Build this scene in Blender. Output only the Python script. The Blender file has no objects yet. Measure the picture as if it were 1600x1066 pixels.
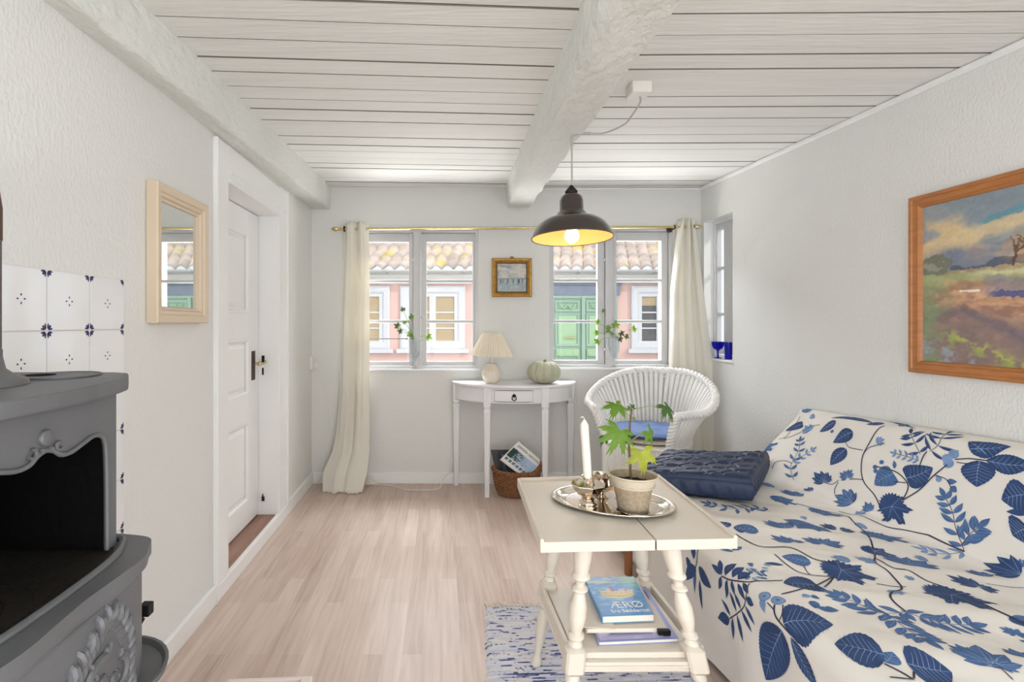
import bpy, math, random
import numpy as np
from mathutils import Vector, Matrix

random.seed(7)
rng = np.random.default_rng(7)
SC = bpy.context.scene
COL = SC.collection
PI = math.pi

# ------------------------------------------------------------------ camera, world, sun, exposure
F = 790.0; VX = 690.0; VY = 505.0; CH = 1.149          # focal length (px), principal point (px), eye height
cam_d = bpy.data.cameras.new('camera'); cam = bpy.data.objects.new('camera', cam_d); COL.objects.link(cam)
cam_d.sensor_width = 36.0; cam_d.lens = F/1600*36
cam_d.shift_x = (800-VX)/1600; cam_d.shift_y = -(533-VY)/1600
cam_d.clip_start = 0.02; cam_d.clip_end = 200
cam.location = (0, 0, CH); cam.rotation_euler = (PI/2, 0, 0)
SC.camera = cam

world = bpy.data.worlds.new('sky'); SC.world = world; world.use_nodes = True
bg = world.node_tree.nodes['Background']
bg.inputs[0].default_value = (0.84, 0.92, 1.0, 1); bg.inputs[1].default_value = 1.1

sun_d = bpy.data.lights.new('sun', 'SUN'); sun = bpy.data.objects.new('sun', sun_d); COL.objects.link(sun)
sun_d.energy = 1.1; sun_d.angle = 0.01; sun_d.color = (1.0, 0.95, 0.86)
sun.rotation_euler = Vector((-.62, .68, -.62)).to_track_quat('-Z', 'Y').to_euler()

def area(name, loc, direction, sx, sy, watts, color=(1, 1, 1)):
    d = bpy.data.lights.new(name, 'AREA'); o = bpy.data.objects.new(name, d); COL.objects.link(o)
    d.shape = 'RECTANGLE'; d.size = sx; d.size_y = sy; d.energy = watts; d.color = color
    o.location = loc; o.rotation_euler = Vector(direction).to_track_quat('-Z', 'Y').to_euler()
    return o
# fill lamps added outside the rear, side and street openings to brighten the room
area('fill_rear', (0.46, -2.95, 1.14), (0, 1, .0), 2.5, 1.75, 15, (.925, 0.965, 1.0))
area('fill_rear_up', (0.46, -2.80, .60), (0, 1, .75), 2.5, .6, 42, (.93, 0.97, 1.0))
area('fill_right', (2.35, -1.4, 1.25), (-1, .12, .05), 1.7, 1.5, 80, (.925, 0.965, 1.0))
area('fill_left', (-1.40, -1.4, 1.25), (1, .12, .05), 1.7, 1.5, 104, (.925, 0.965, 1.0))
area('fill_street_high', (0.5, 4.75, 2.75), (0, -1, -.72), 3.4, 1.0, 320, (.95, .975, 1.0))
area('fill_street_low', (0.5, 4.8, -.05), (0, -1, .62), 3.4, .8, 185, (1.0, .985, .95))

SC.view_settings.view_transform = 'Standard'; SC.view_settings.look = 'None'
SC.view_settings.exposure = 0.07; SC.view_settings.gamma = 1.0; SC.view_settings.use_curve_mapping = False
SC.cycles.use_denoising = True
SC.cycles.max_bounces = 12; SC.cycles.diffuse_bounces = 6; SC.cycles.glossy_bounces = 5
SC.cycles.transparent_max_bounces = 16; SC.cycles.transmission_bounces = 8
SC.cycles.sample_clamp_indirect = 6.0; SC.cycles.caustics_refractive = False; SC.cycles.caustics_reflective = False

# ------------------------------------------------------------------ helpers
def lin(c):
    return tuple(((v/255)/12.92 if v/255 <= .04045 else (((v/255)+.055)/1.055)**2.4) for v in c)
def P(px, py, Y):                                  # pixel of the photo at depth Y
    return Vector(((px-VX)*Y/F, Y, CH+(VY-py)*Y/F))
def XB(px, Y=3.63): return (px-VX)*Y/F
def ZB(py, Y=3.63): return CH+(VY-py)*Y/F

def mat(name, rgb, rough=.6, metal=0., bump=0., bscale=60., bstretch=(1, 1, 1), var=0., vscale=4., spec=.5,
        trans=0., ior=1.45, coat=0., emit=None, estr=0., attr=None, subsurf=0., bdist=.01, detail=4., attr_mul=True):
    m = bpy.data.materials.new(name); m.use_nodes = True
    nt = m.node_tree; N = nt.nodes; L = nt.links; b = N['Principled BSDF']
    c = lin(rgb)+(1,)
    b.inputs['Base Color'].default_value = c; b.inputs['Roughness'].default_value = rough
    b.inputs['Metallic'].default_value = metal; b.inputs['Specular IOR Level'].default_value = spec
    b.inputs['Transmission Weight'].default_value = trans; b.inputs['IOR'].default_value = ior
    b.inputs['Coat Weight'].default_value = coat
    if subsurf:
        b.inputs['Subsurface Weight'].default_value = subsurf; b.inputs['Subsurface Scale'].default_value = .01
    if emit:
        b.inputs['Emission Color'].default_value = lin(emit)+(1,); b.inputs['Emission Strength'].default_value = estr
    tc = None
    if bump or var:
        tc = N.new('ShaderNodeTexCoord')
    src = None
    if attr:
        a = N.new('ShaderNodeAttribute'); a.attribute_name = attr; src = a.outputs['Color']
        L.new(src, b.inputs['Base Color'])
    if var:
        mp = N.new('ShaderNodeMapping'); mp.inputs['Scale'].default_value = (vscale*bstretch[0], vscale*bstretch[1], vscale*bstretch[2])
        L.new(tc.outputs['Object'], mp.inputs[0])
        n = N.new('ShaderNodeTexNoise'); n.inputs['Scale'].default_value = 1.; n.inputs['Detail'].default_value = 5.
        L.new(mp.outputs[0], n.inputs['Vector'])
        mx = N.new('ShaderNodeMix'); mx.data_type = 'RGBA'; mx.blend_type = 'MULTIPLY'; mx.inputs[0].default_value = 1.
        cr = N.new('ShaderNodeValToRGB'); cr.color_ramp.elements[0].position = .3; cr.color_ramp.elements[1].position = .7
        cr.color_ramp.elements[0].color = (1-var, 1-var, 1-var, 1); cr.color_ramp.elements[1].color = (1, 1, 1, 1)
        L.new(n.outputs['Fac'], cr.inputs[0])
        if src: L.new(src, mx.inputs[6])
        else: mx.inputs[6].default_value = c
        L.new(cr.outputs[0], mx.inputs[7]); L.new(mx.outputs[2], b.inputs['Base Color'])
    if bump:
        mp = N.new('ShaderNodeMapping'); mp.inputs['Scale'].default_value = (bscale*bstretch[0], bscale*bstretch[1], bscale*bstretch[2])
        L.new(tc.outputs['Object'], mp.inputs[0])
        n = N.new('ShaderNodeTexNoise'); n.inputs['Scale'].default_value = 1.; n.inputs['Detail'].default_value = detail
        L.new(mp.outputs[0], n.inputs['Vector'])
        bp = N.new('ShaderNodeBump'); bp.inputs['Strength'].default_value = bump; bp.inputs['Distance'].default_value = bdist
        L.new(n.outputs['Fac'], bp.inputs['Height']); L.new(bp.outputs[0], b.inputs['Normal'])
    return m

def glass_sheet(name, tint=(1, 1, 1), refl=.06):
    m = bpy.data.materials.new(name); m.use_nodes = True; nt = m.node_tree; N = nt.nodes; L = nt.links
    N.clear()
    out = N.new('ShaderNodeOutputMaterial'); t = N.new('ShaderNodeBsdfTransparent'); g = N.new('ShaderNodeBsdfGlossy')
    t.inputs[0].default_value = tint+(1,); g.inputs['Roughness'].default_value = .03
    lw = N.new('ShaderNodeLayerWeight'); pw = N.new('ShaderNodeMath'); pw.operation = 'POWER'; pw.inputs[1].default_value = 5
    L.new(lw.outputs['Facing'], pw.inputs[0]); ma = N.new('ShaderNodeMath'); ma.operation = 'MULTIPLY_ADD'; ma.inputs[1].default_value = .5; ma.inputs[2].default_value = .006
    L.new(pw.outputs[0], ma.inputs[0])
    mx = N.new('ShaderNodeMixShader'); L.new(ma.outputs[0], mx.inputs[0]); L.new(t.outputs[0], mx.inputs[1]); L.new(g.outputs[0], mx.inputs[2])
    L.new(mx.outputs[0], out.inputs[0])
    return m

class MB:
    def __init__(s): s.v = []; s.f = []; s.m = []; s.cols = None
    def add(s, vs, fs, mi=0):
        b = len(s.v); s.v.extend([tuple(x) for x in vs])
        for f in fs: s.f.append(tuple(i+b for i in f)); s.m.append(mi)
        return s
    def box(s, a, b, mi=0, T=None):
        x0, y0, z0 = [min(p, q) for p, q in zip(a, b)]; x1, y1, z1 = [max(p, q) for p, q in zip(a, b)]
        vs = [(x0,y0,z0),(x1,y0,z0),(x1,y1,z0),(x0,y1,z0),(x0,y0,z1),(x1,y0,z1),(x1,y1,z1),(x0,y1,z1)]
        if T is not None: vs = [T @ Vector(v) for v in vs]
        return s.add(vs, [(3,2,1,0),(4,5,6,7),(0,1,5,4),(1,2,6,5),(2,3,7,6),(3,0,4,7)], mi)
    def hexa(s, q, z0, z1, mi=0):                 # plan quad -> slab
        vs = [(p[0], p[1], z0) for p in q]+[(p[0], p[1], z1) for p in q]
        return s.add(vs, [(3,2,1,0),(4,5,6,7),(0,1,5,4),(1,2,6,5),(2,3,7,6),(3,0,4,7)], mi)
    def prism(s, pts, off, mi=0):                 # polygon of 3D pts extruded by vector off
        n = len(pts); off = Vector(off); vs = [Vector(p) for p in pts]+[Vector(p)+off for p in pts]
        fs = [tuple(range(n))[::-1], tuple(range(n, 2*n))]+[(i, (i+1) % n, n+(i+1) % n, n+i) for i in range(n)]
        return s.add(vs, fs, mi)
    def grid(s, A, mi=0, closeu=False, closev=False, flip=False):   # A[i][j] of points
        nu = len(A); nv = len(A[0]); vs = [p for r in A for p in r]; fs = []
        for i in range(nu if closeu else nu-1):
            for j in range(nv if closev else nv-1):
                a = i*nv+j; b = i*nv+(j+1) % nv; c = ((i+1) % nu)*nv+(j+1) % nv; d = ((i+1) % nu)*nv+j
                fs.append((a, b, c, d) if not flip else (d, c, b, a))
        return s.add(vs, fs, mi)
    def tube(s, pts, r, n=10, mi=0, closed=False, cap=True, sq=None):
        pts = [Vector(p) for p in pts]; N = len(pts)
        R = r if isinstance(r, (list, tuple, np.ndarray)) else [r]*N
        rings = []; up = None
        for i in range(N):
            if closed: t = pts[(i+1) % N]-pts[i-1]
            else: t = pts[min(i+1, N-1)]-pts[max(i-1, 0)]
            if t.length < 1e-9: t = Vector((0, 0, 1))
            t.normalize()
            if up is None:
                up = Vector((0, 0, 1)) if abs(t.z) < .9 else Vector((1, 0, 0))
            a = up-t*up.dot(t)
            if a.length < 1e-6: a = t.orthogonal()
            a.normalize(); b = t.cross(a); up = a
            ring = []
            for k in range(n):
                th = 2*PI*k/n; ring.append(pts[i]+(a*math.cos(th)+b*math.sin(th))*R[i])
            rings.append(ring)
        s.grid(rings, mi, closeu=closed, closev=True, flip=True)
        if cap and not closed:
            b0 = len(s.v)-N*n
            s.f.append(tuple(b0+k for k in range(n))); s.m.append(mi)
            s.f.append(tuple(b0+(N-1)*n+k for k in range(n))[::-1]); s.m.append(mi)
        return s
    def lathe(s, prof, c, n=32, mi=0, mod=None, axis=None, sx=1., sy=1., mis=None, closed=False):
        # prof: list (r, h) ; c: base point ; axis: optional top direction ; mod(th, i) -> radius factor
        c = Vector(c); ax = Vector(axis).normalized() if axis is not None else Vector((0, 0, 1))
        Q = Vector((0, 0, 1)).rotation_difference(ax)
        rows = []
        for i, (r, h) in enumerate(prof):
            row = []
            for k in range(n):
                th = 2*PI*k/n; f = mod(th, i) if mod else 1.
                row.append(c+Q @ Vector((r*f*math.cos(th)*sx, r*f*math.sin(th)*sy, h)))
            rows.append(row)
        if mis is None: s.grid(rows, mi, closev=True, closeu=closed)
        else:
            for i in range(len(rows)-1): s.grid(rows[i:i+2], mis[i], closev=True)
        if not closed and mis is None:
            b0 = len(s.v)-len(prof)*n
            if prof[0][0] > 1e-5: s.f.append(tuple(b0+k for k in range(n))[::-1]); s.m.append(mi)
            if prof[-1][0] > 1e-5: s.f.append(tuple(b0+(len(prof)-1)*n+k for k in range(n))); s.m.append(mi)
        return s
    def ball(s, c, r, n=12, mi=0, sc=(1, 1, 1), R=None):
        rows = []
        for i in range(n//2+1):
            ph = PI*i/(n//2); row = []
            for k in range(n):
                th = 2*PI*k/n
                p = Vector((math.sin(ph)*math.cos(th)*sc[0], math.sin(ph)*math.sin(th)*sc[1], -math.cos(ph)*sc[2]))*r
                if R is not None: p = R @ p
                row.append(Vector(c)+p)
            rows.append(row)
        return s.grid(rows, mi, closev=True)

ORG = {}
def build(name, mb, mats, parent=None, loc=None, smooth=False, angle=35, bevel=0., bseg=2, subsurf=0, solid=0., sattr=None):
    """Link the collected geometry (world coordinates) as one object whose origin is its parent's base (or loc)."""
    if not isinstance(mats, (list, tuple)): mats = [mats]
    me = bpy.data.meshes.new(name)
    V = np.array(mb.v, dtype=float)
    if parent is not None: o0 = ORG[parent.name]
    else: o0 = np.array(loc if loc is not None else ((V[:, 0].min()+V[:, 0].max())/2, (V[:, 1].min()+V[:, 1].max())/2, V[:, 2].min()))
    W = V-o0
    me.from_pydata(W.tolist(), [], mb.f); me.update()
    for m in mats: me.materials.append(m)
    me.polygons.foreach_set('material_index', mb.m)
    if sattr is not None:
        at = me.color_attributes.new('col', 'FLOAT_COLOR', 'POINT')
        c4 = np.ones((len(V), 4)); c4[:, :3] = sattr
        at.data.foreach_set('color', c4.ravel())
    if smooth:
        me.polygons.foreach_set('use_smooth', [True]*len(me.polygons))
        if angle < 180: me.set_sharp_from_angle(angle=math.radians(angle))
    me.update()
    o = bpy.data.objects.new(name, me); COL.objects.link(o)
    if parent is not None: o.parent = parent
    else: o.location = o0
    ORG[o.name] = np.array(o0)
    if solid:
        md = o.modifiers.new('solid', 'SOLIDIFY'); md.thickness = solid; md.offset = 0
    if bevel:
        md = o.modifiers.new('bevel', 'BEVEL'); md.width = bevel; md.segments = bseg; md.limit_method = 'ANGLE'; md.angle_limit = math.radians(40)
        md.harden_normals = False
    if subsurf:
        md = o.modifiers.new('sub', 'SUBSURF'); md.levels = subsurf; md.render_levels = subsurf
    return o

def thing(name, label, cat, loc, group=None):
    o = bpy.data.objects.new(name, None); COL.objects.link(o); o.location = loc; o.empty_display_size = .05
    ORG[o.name] = np.array(loc, dtype=float)
    tag(o, label, cat, group); return o
def tag(o, label, cat, group=None):
    o['label'] = label; o['category'] = cat
    if group: o['group'] = group
    return o
def struct(o, label=None):
    o['kind'] = 'structure'
    if label: o['label'] = label
    return o

def vnoise(u, v, seed=0):
    """smooth value noise on numpy arrays"""
    def h(i, j):
        x = np.sin(i*127.1+j*311.7+seed*74.7)*43758.5453
        return x-np.floor(x)
    i = np.floor(u); j = np.floor(v); fu = u-i; fv = v-j; fu = fu*fu*(3-2*fu); fv = fv*fv*(3-2*fv)
    return (h(i, j)*(1-fu)+h(i+1, j)*fu)*(1-fv)+(h(i, j+1)*(1-fu)+h(i+1, j+1)*fu)*fv
def fbm(u, v, seed=0, o=4):
    s = 0; a = .5; t = 0
    for k in range(o): s = s+a*vnoise(u*2**k, v*2**k, seed+k*3.3); t += a; a *= .5
    return s/t
def sstep(a, b, x):
    t = np.clip((x-a)/(b-a), 0, 1); return t*t*(3-2*t)
def frame_rect(mb, fn, a0, a1, b0, b1, prof, mi=0):
    """mitred frame: fn(a, b, h) -> point; prof list (inset, height) closed loop"""
    rows = []
    for ins, h in prof:
        rows.append([fn(a0+ins, b0+ins, h), fn(a1-ins, b0+ins, h), fn(a1-ins, b1-ins, h), fn(a0+ins, b1-ins, h)])
    mb.grid(rows, mi, closeu=True, closev=True)
def text(name, body, T, size, m, parent, depth=.0004, align='CENTER'):
    cu = bpy.data.curves.new(name, 'FONT'); cu.body = body; cu.size = size; cu.extrude = depth; cu.align_x = align; cu.align_y = 'CENTER'
    tmp = bpy.data.objects.new(name+'_tmp', cu); COL.objects.link(tmp)
    me = bpy.data.meshes.new_from_object(tmp.evaluated_get(bpy.context.evaluated_depsgraph_get())); bpy.data.objects.remove(tmp)
    me.materials.clear(); me.materials.append(m)
    o = bpy.data.objects.new(name, me); COL.objects.link(o); o.parent = parent
    T2 = Matrix.Translation(-Vector(ORG[parent.name])) @ T
    o.matrix_local = T2
    return o
def smoothline(pts, n=8):
    """Catmull-Rom through points"""
    pts = [Vector(p) for p in pts]; out = []
    for i in range(len(pts)-1):
        p0 = pts[max(i-1, 0)]; p1 = pts[i]; p2 = pts[i+1]; p3 = pts[min(i+2, len(pts)-1)]
        for k in range(n):
            t = k/n
            out.append(.5*((2*p1)+(p2-p0)*t+(2*p0-5*p1+4*p2-p3)*t*t+(3*p1-p0-3*p2+p3)*t**3))
    out.append(pts[-1]); return out

# ------------------------------------------------------------------ materials
M = {}
M['wall'] = mat('woodchip_wall_paint', (223, 223, 220), .75, bump=.5, bscale=110, bstretch=(1, 1, .6), bdist=.006, var=.03, vscale=1.2, detail=6)
M['beam'] = mat('whitewashed_beam', (226, 228, 223), .7, bump=.9, bscale=34, bstretch=(1, .6, 1), bdist=.014, var=.06, vscale=5, detail=9)
M['plank'] = mat('white_ceiling_paint', (233, 234, 231), .6, bump=.5, bscale=20, bstretch=(.3, 4, 1), bdist=.006, var=.07, vscale=5, detail=8)
M['groove'] = mat('board_gap', (138, 130, 122), .95)  # dark gap tone: grime plus gap shade put into the colour
M['white'] = mat('white_gloss_paint', (237, 237, 236), .35, bump=.1, bscale=30, bdist=.002)
M['frame'] = mat('window_paint', (207, 207, 208), .4, bump=.15, bscale=60, bdist=.002, var=.05, vscale=9)
M['glass'] = glass_sheet('window_glass')
M['cream'] = mat('cream_wood', (214, 196, 172), .45, bump=.1, bscale=80, bdist=.001)
M['mirror'] = mat('mirror_silver', (235, 238, 236), .02, metal=1.)
M['iron'] = mat('cast_iron', (112, 113, 116), .5, metal=.25, bump=.25, bscale=260, bdist=.0012, var=.18, vscale=9)
M['soot'] = mat('sooty_firebox', (13, 12, 12), .9, bump=.3, bscale=60, spec=.1)
M['soot_plate'] = mat('hearth_plate', (58, 53, 49), .5, metal=.3, bump=.3, bscale=90, var=.35, vscale=12)
M['pipe'] = mat('stove_pipe', (82, 72, 76), .45, metal=.5)
M['rust'] = mat('brown_pipe_end', (88, 58, 48), .6, metal=.3)
M['tile'] = mat('glazed_tile', (232, 232, 233), .06, coat=.5, bump=.12, bscale=14, bdist=.004, spec=.6)
M['grout'] = mat('grout', (214, 205, 196), .8)
M['tileblue'] = mat('tile_blue', (52, 54, 104), .3)
M['brass'] = mat('brass', (214, 194, 140), .22, metal=1.)
M['darkmetal'] = mat('dark_bronze', (68, 50, 44), .4, metal=.6)
M['black'] = mat('black_iron', (24, 23, 23), .5, metal=.4)
M['threshold'] = mat('old_brown_board', (168, 130, 112), .5, bump=.3, bscale=20, bstretch=(4, .5, 1), var=.4, vscale=6)
M['curtain'] = mat('cream_cotton', (240, 237, 228), .85, bump=.25, bscale=700, bdist=.0006)
nt = M['curtain'].node_tree; b_ = nt.nodes['Principled BSDF']
tr = nt.nodes.new('ShaderNodeBsdfTranslucent'); tr.inputs[0].default_value = lin((240, 234, 218))+(1,)
mx = nt.nodes.new('ShaderNodeMixShader'); mx.inputs[0].default_value = .25
nt.links.new(b_.outputs[0], mx.inputs[1]); nt.links.new(tr.outputs[0], mx.inputs[2]); nt.links.new(mx.outputs[0], nt.nodes['Material Output'].inputs[0])
M['enamel'] = mat('dark_enamel', (58, 50, 44), .22, coat=.4)
M['inner'] = mat('warm_white_enamel', (238, 190, 130), .4)
M['bulb'] = mat('lit_bulb', (255, 244, 220), .4, emit=(255, 232, 180), estr=9.)
M['plastic'] = mat('white_plastic', (225, 222, 216), .4)
M['cord'] = mat('beige_cord', (150, 138, 124), .6)
M['greycord'] = mat('grey_cord', (170, 168, 162), .5)
M['console'] = mat('satin_white_paint', (232, 232, 233), .35, bump=.1, bscale=40, bdist=.001)
M['table'] = mat('antique_white_paint', (221, 212, 198), .38, bump=.25, bscale=28, bdist=.0015, var=.05, vscale=7)
M['pleat'] = mat('pleated_shade', (232, 222, 204), .8)
M['ceramic'] = mat('cream_ceramic', (232, 222, 206), .25, coat=.4)
M['pumpkin'] = mat('grey_green_pumpkin', (190, 190, 166), .6, bump=.4, bscale=40, bdist=.003, var=.18, vscale=16)
M['stalk'] = mat('dry_stalk', (150, 138, 100), .8)
M['wicker_brown'] = mat('brown_willow', (150, 102, 66), .5, bump=.3, bscale=200, bdist=.001, var=.45, vscale=50)
M['wicker_white'] = mat('white_painted_wicker', (232, 230, 226), .5, bump=.5, bscale=220, bdist=.0012)
M['cushblue'] = mat('blue_seat_cushion', (90, 116, 164), .7, bump=.2, bscale=500, bdist=.0006)
M['cushcream'] = mat('cream_seat_pad', (222, 210, 192), .8)
M['navyquilt'] = mat('navy_quilt', (30, 44, 74), .5, bump=.45, bscale=28, bdist=.006, detail=4)
M['cloth'] = mat('printed_cotton_ground', (224, 219, 212), .85, bump=.25, bscale=800, bdist=.0005)
M['navy'] = mat('print_navy', (50, 76, 124), .85, var=.35, vscale=30)
M['midblue'] = mat('print_blue', (78, 112, 162), .85, var=.35, vscale=40)
M['lightblue'] = mat('print_light_blue', (128, 158, 202), .85, var=.3, vscale=50)
M['vein'] = mat('print_vein', (140, 164, 200), .85)
M['twig'] = mat('print_twig', (52, 52, 74), .85)
M['oak'] = mat('brown_wood_leg', (158, 106, 68), .4, var=.3, vscale=15, bstretch=(4, 4, .5))
M['pine'] = mat('pine_frame', (182, 118, 64), .35, bump=.15, bscale=40, bdist=.001, var=.25, vscale=14, bstretch=(1, 1, 5))
M['gilt'] = mat('gilt_frame', (190, 142, 70), .35, metal=.6, var=.35, vscale=40)
M['giltdark'] = mat('dark_rebate', (70, 46, 26), .5)
M['paint'] = mat('oil_paint', (128, 128, 128), .35, attr='col', bump=.7, bscale=70, bdist=.003)
M['print'] = mat('printed_picture', (128, 128, 128), .35, attr='col')
M['rug'] = mat('rag_rug', (128, 128, 128), .95, attr='col', bump=.5, bscale=260, bstretch=(.4, 2.5, 1), bdist=.004)
M['fringe'] = mat('cotton_fringe', (226, 216, 208), .9)
M['silver'] = mat('polished_silver', (226, 214, 200), .1, metal=1.)
M['wax'] = mat('white_wax', (240, 234, 222), .4, subsurf=.3)
M['wick'] = mat('wick', (225, 215, 195), .8)
M['pot'] = mat('speckled_stoneware', (176, 158, 134), .55, bump=.6, bscale=120, bdist=.003, var=.3, vscale=110)
M['potin'] = mat('pot_lip', (202, 190, 168), .5)
M['soil'] = mat('dark_soil', (40, 27, 20), .95, bump=.8, bscale=150, bdist=.004)
M['stem'] = mat('brown_green_stem', (112, 88, 58), .6, var=.5, vscale=70)
M['petiole'] = mat('green_petiole', (140, 150, 84), .6)
def leafmat(name, rgb):
    m = mat(name, rgb, .5, bump=.2, bscale=120, bdist=.001, var=.25, vscale=60)
    nt = m.node_tree; b = nt.nodes['Principled BSDF']; t = nt.nodes.new('ShaderNodeBsdfTranslucent')
    t.inputs[0].default_value = lin(rgb)+(1,); x = nt.nodes.new('ShaderNodeMixShader'); x.inputs[0].default_value = .4
    nt.links.new(b.outputs[0], x.inputs[1]); nt.links.new(t.outputs[0], x.inputs[2]); nt.links.new(x.outputs[0], nt.nodes['Material Output'].inputs[0])
    return m
M['leaf'] = leafmat('leaf_green', (118, 158, 56)); M['leafyel'] = leafmat('leaf_yellow_green', (190, 198, 70)); M['leafdark'] = leafmat('leaf_dark_green', (84, 118, 58))
M['ivy'] = leafmat('ivy_green', (136, 170, 84)); M['ivydark'] = leafmat('ivy_dark', (92, 108, 70))
def thin_glass(name, tint, body, k):
    m = mat(name, body, .08, bump=.0, spec=.9, coat=.5); nt = m.node_tree; b = nt.nodes['Principled BSDF']
    t = nt.nodes.new('ShaderNodeBsdfTransparent'); t.inputs[0].default_value = tint+(1,); x = nt.nodes.new('ShaderNodeMixShader'); x.inputs[0].default_value = k
    nt.links.new(t.outputs[0], x.inputs[1]); nt.links.new(b.outputs[0], x.inputs[2]); nt.links.new(x.outputs[0], nt.nodes['Material Output'].inputs[0]); return m
M['crystal'] = thin_glass('cut_crystal', (.93, .95, .96), (215, 220, 222), .42); M['cobalt'] = thin_glass('cobalt_glass', (.10, .10, .80), (30, 30, 200), .35)
M['paper'] = mat('book_paper', (232, 224, 208), .7)
M['whitecard'] = mat('white_cover', (236, 234, 230), .4)
M['creamcard'] = mat('cream_cover', (226, 214, 198), .55)
M['blackcard'] = mat('black_cover', (34, 34, 40), .4)
M['ink'] = mat('grey_ink', (96, 100, 104), .6)
M['whiteink'] = mat('white_ink', (240, 244, 248), .6)
M['crate'] = mat('pale_crate_edge', (228, 214, 206), .5)
M['cratein'] = mat('reddish_crate_board', (120, 66, 52), .6, var=.3, vscale=20)

def floor_mat():
    m = bpy.data.materials.new('oak_strip_laminate'); m.use_nodes = True; nt = m.node_tree; N = nt.nodes; L = nt.links; b = N['Principled BSDF']
    tc = N.new('ShaderNodeTexCoord')
    mp = N.new('ShaderNodeMapping'); mp.inputs['Rotation'].default_value = (0, 0, PI/2)
    L.new(tc.outputs['Object'], mp.inputs[0])
    br = N.new('ShaderNodeTexBrick'); br.inputs['Scale'].default_value = 1.; br.inputs['Brick Width'].default_value = .52; br.inputs['Row Height'].default_value = .068
    br.offset = .37; br.offset_frequency = 2; br.squash = 1.
    br.inputs['Mortar Size'].default_value = .0006; br.inputs['Mortar Smooth'].default_value = .3
    br.inputs['Color1'].default_value = (0, 0, 0, 1); br.inputs['Color2'].default_value = (1, 1, 1, 1); br.inputs['Mortar'].default_value = (.2, .2, .2, 1)
    L.new(mp.outputs[0], br.inputs['Vector'])
    n1 = N.new('ShaderNodeTexNoise'); m1 = N.new('ShaderNodeMapping'); m1.inputs['Scale'].default_value = (60, 3.2, 1); L.new(tc.outputs['Object'], m1.inputs[0]); L.new(m1.outputs[0], n1.inputs[0])
    n1.inputs['Scale'].default_value = 1; n1.inputs['Detail'].default_value = 6; n1.inputs['Distortion'].default_value = .6
    n2 = N.new('ShaderNodeTexNoise'); m2 = N.new('ShaderNodeMapping'); m2.inputs['Scale'].default_value = (9, 1.3, 1); L.new(tc.outputs['Object'], m2.inputs[0]); L.new(m2.outputs[0], n2.inputs[0])
    n2.inputs['Scale'].default_value = 1
    def math_(op, a, bb):
        x = N.new('ShaderNodeMath'); x.operation = op
        for i, q in enumerate((a, bb)):
            if isinstance(q, (int, float)): x.inputs[i].default_value = q
            else: L.new(q, x.inputs[i])
        return x.outputs[0]
    s1 = math_('ADD', math_('MULTIPLY', br.outputs['Color'], .17), .04); s2 = math_('MULTIPLY', n1.outputs['Fac'], .5); s3 = math_('MULTIPLY', n2.outputs['Fac'], .42)
    s = math_('ADD', math_('ADD', s1, s2), s3)
    cr = N.new('ShaderNodeValToRGB'); e = cr.color_ramp.elements
    e[0].position = .28; e[0].color = lin((160, 137, 122))+(1,); e[1].position = .85; e[1].color = lin((220, 203, 192))+(1,)
    k = e.new(.52); k.color = lin((196, 174, 160))+(1,)
    L.new(s, cr.inputs[0])
    L.new(cr.outputs[0], b.inputs['Base Color'])
    b.inputs['Roughness'].default_value = .38
    bp = N.new('ShaderNodeBump'); bp.inputs['Strength'].default_value = .12; bp.inputs['Distance'].default_value = .002
    L.new(n1.outputs['Fac'], bp.inputs['Height']); L.new(bp.outputs[0], b.inputs['Normal'])
    return m
M['floor'] = floor_mat()
# ------------------------------------------------------------------ room shell
XL = -.933; XR = 1.861; YB = 3.63; YR = -2.6
def ceil_z(Y): return 2.125-.034*(3.63-max(Y, 1.0))

m = MB(); m.box((XL-.3, YR-.2, -.2), (XR+.3, YB+.3, 0)); struct(build('floor', m, M['floor'], loc=(0, 0, 0)))

# left wall with door opening
dy0, dy1, dz1 = 2.187, 2.874, 1.76
m = MB()
m.box((XL-.17, YR, 0), (XL, -2.3, 2.3)); m.box((XL-.17, -.5, 0), (XL, dy0, 2.3)); m.box((XL-.17, -2.3, 0), (XL, -.5, .4)); m.box((XL-.17, -2.3, 2.0), (XL, -.5, 2.3)); m.box((XL-.17, dy1, 0), (XL, YB, 2.3)); m.box((XL-.17, dy0, dz1), (XL, dy1, 2.3)); m.box((XL-.17, dy0, -.05), (XL-.008, dy1, .058))
struct(build('wall_left', m, M['wall']))
# back wall with two windows
def win_px(px0, px1, py0, py1): return XB(px0, 3.66), XB(px1, 3.66), ZB(py1, 3.66), ZB(py0, 3.66)
W1 = win_px(557, 747, 360, 575.5); W2 = win_px(857, 1048, 358, 573.5)
m = MB(); z0a, z1a = min(W1[2], W2[2]), max(W1[3], W2[3])
T = .24
m.box((XL-.17, YB, 0), (W1[0], YB+T, 2.3)); m.box((W1[1], YB, 0), (W2[0], YB+T, 2.3)); m.box((W2[1], YB, 0), (XR+.11, YB+T, 2.3))
for w in (W1, W2):
    m.box((w[0], YB, 0), (w[1], YB+T, w[2])); m.box((w[0], YB, w[3]), (w[1], YB+T, 2.3))
struct(build('wall_back', m, M['wall']))
# right wall with small side window
sy0, sy1, sz0, sz1 = 3.231, 3.59, .905, 1.865
m = MB()
m.box((XR, YR, 0), (XR+.11, -2.3, 2.3)); m.box((XR, -.5, 0), (XR+.11, sy0, 2.3)); m.box((XR, -2.3, 0), (XR+.11, -.5, .4)); m.box((XR, -2.3, 2.0), (XR+.11, -.5, 2.3)); m.box((XR, sy1, 0), (XR+.11, YB, 2.3)); m.box((XR, sy0, 0), (XR+.11, sy1, sz0)); m.box((XR, sy0, sz1), (XR+.11, sy1, 2.3))
struct(build('wall_right', m, M['wall']))
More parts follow.
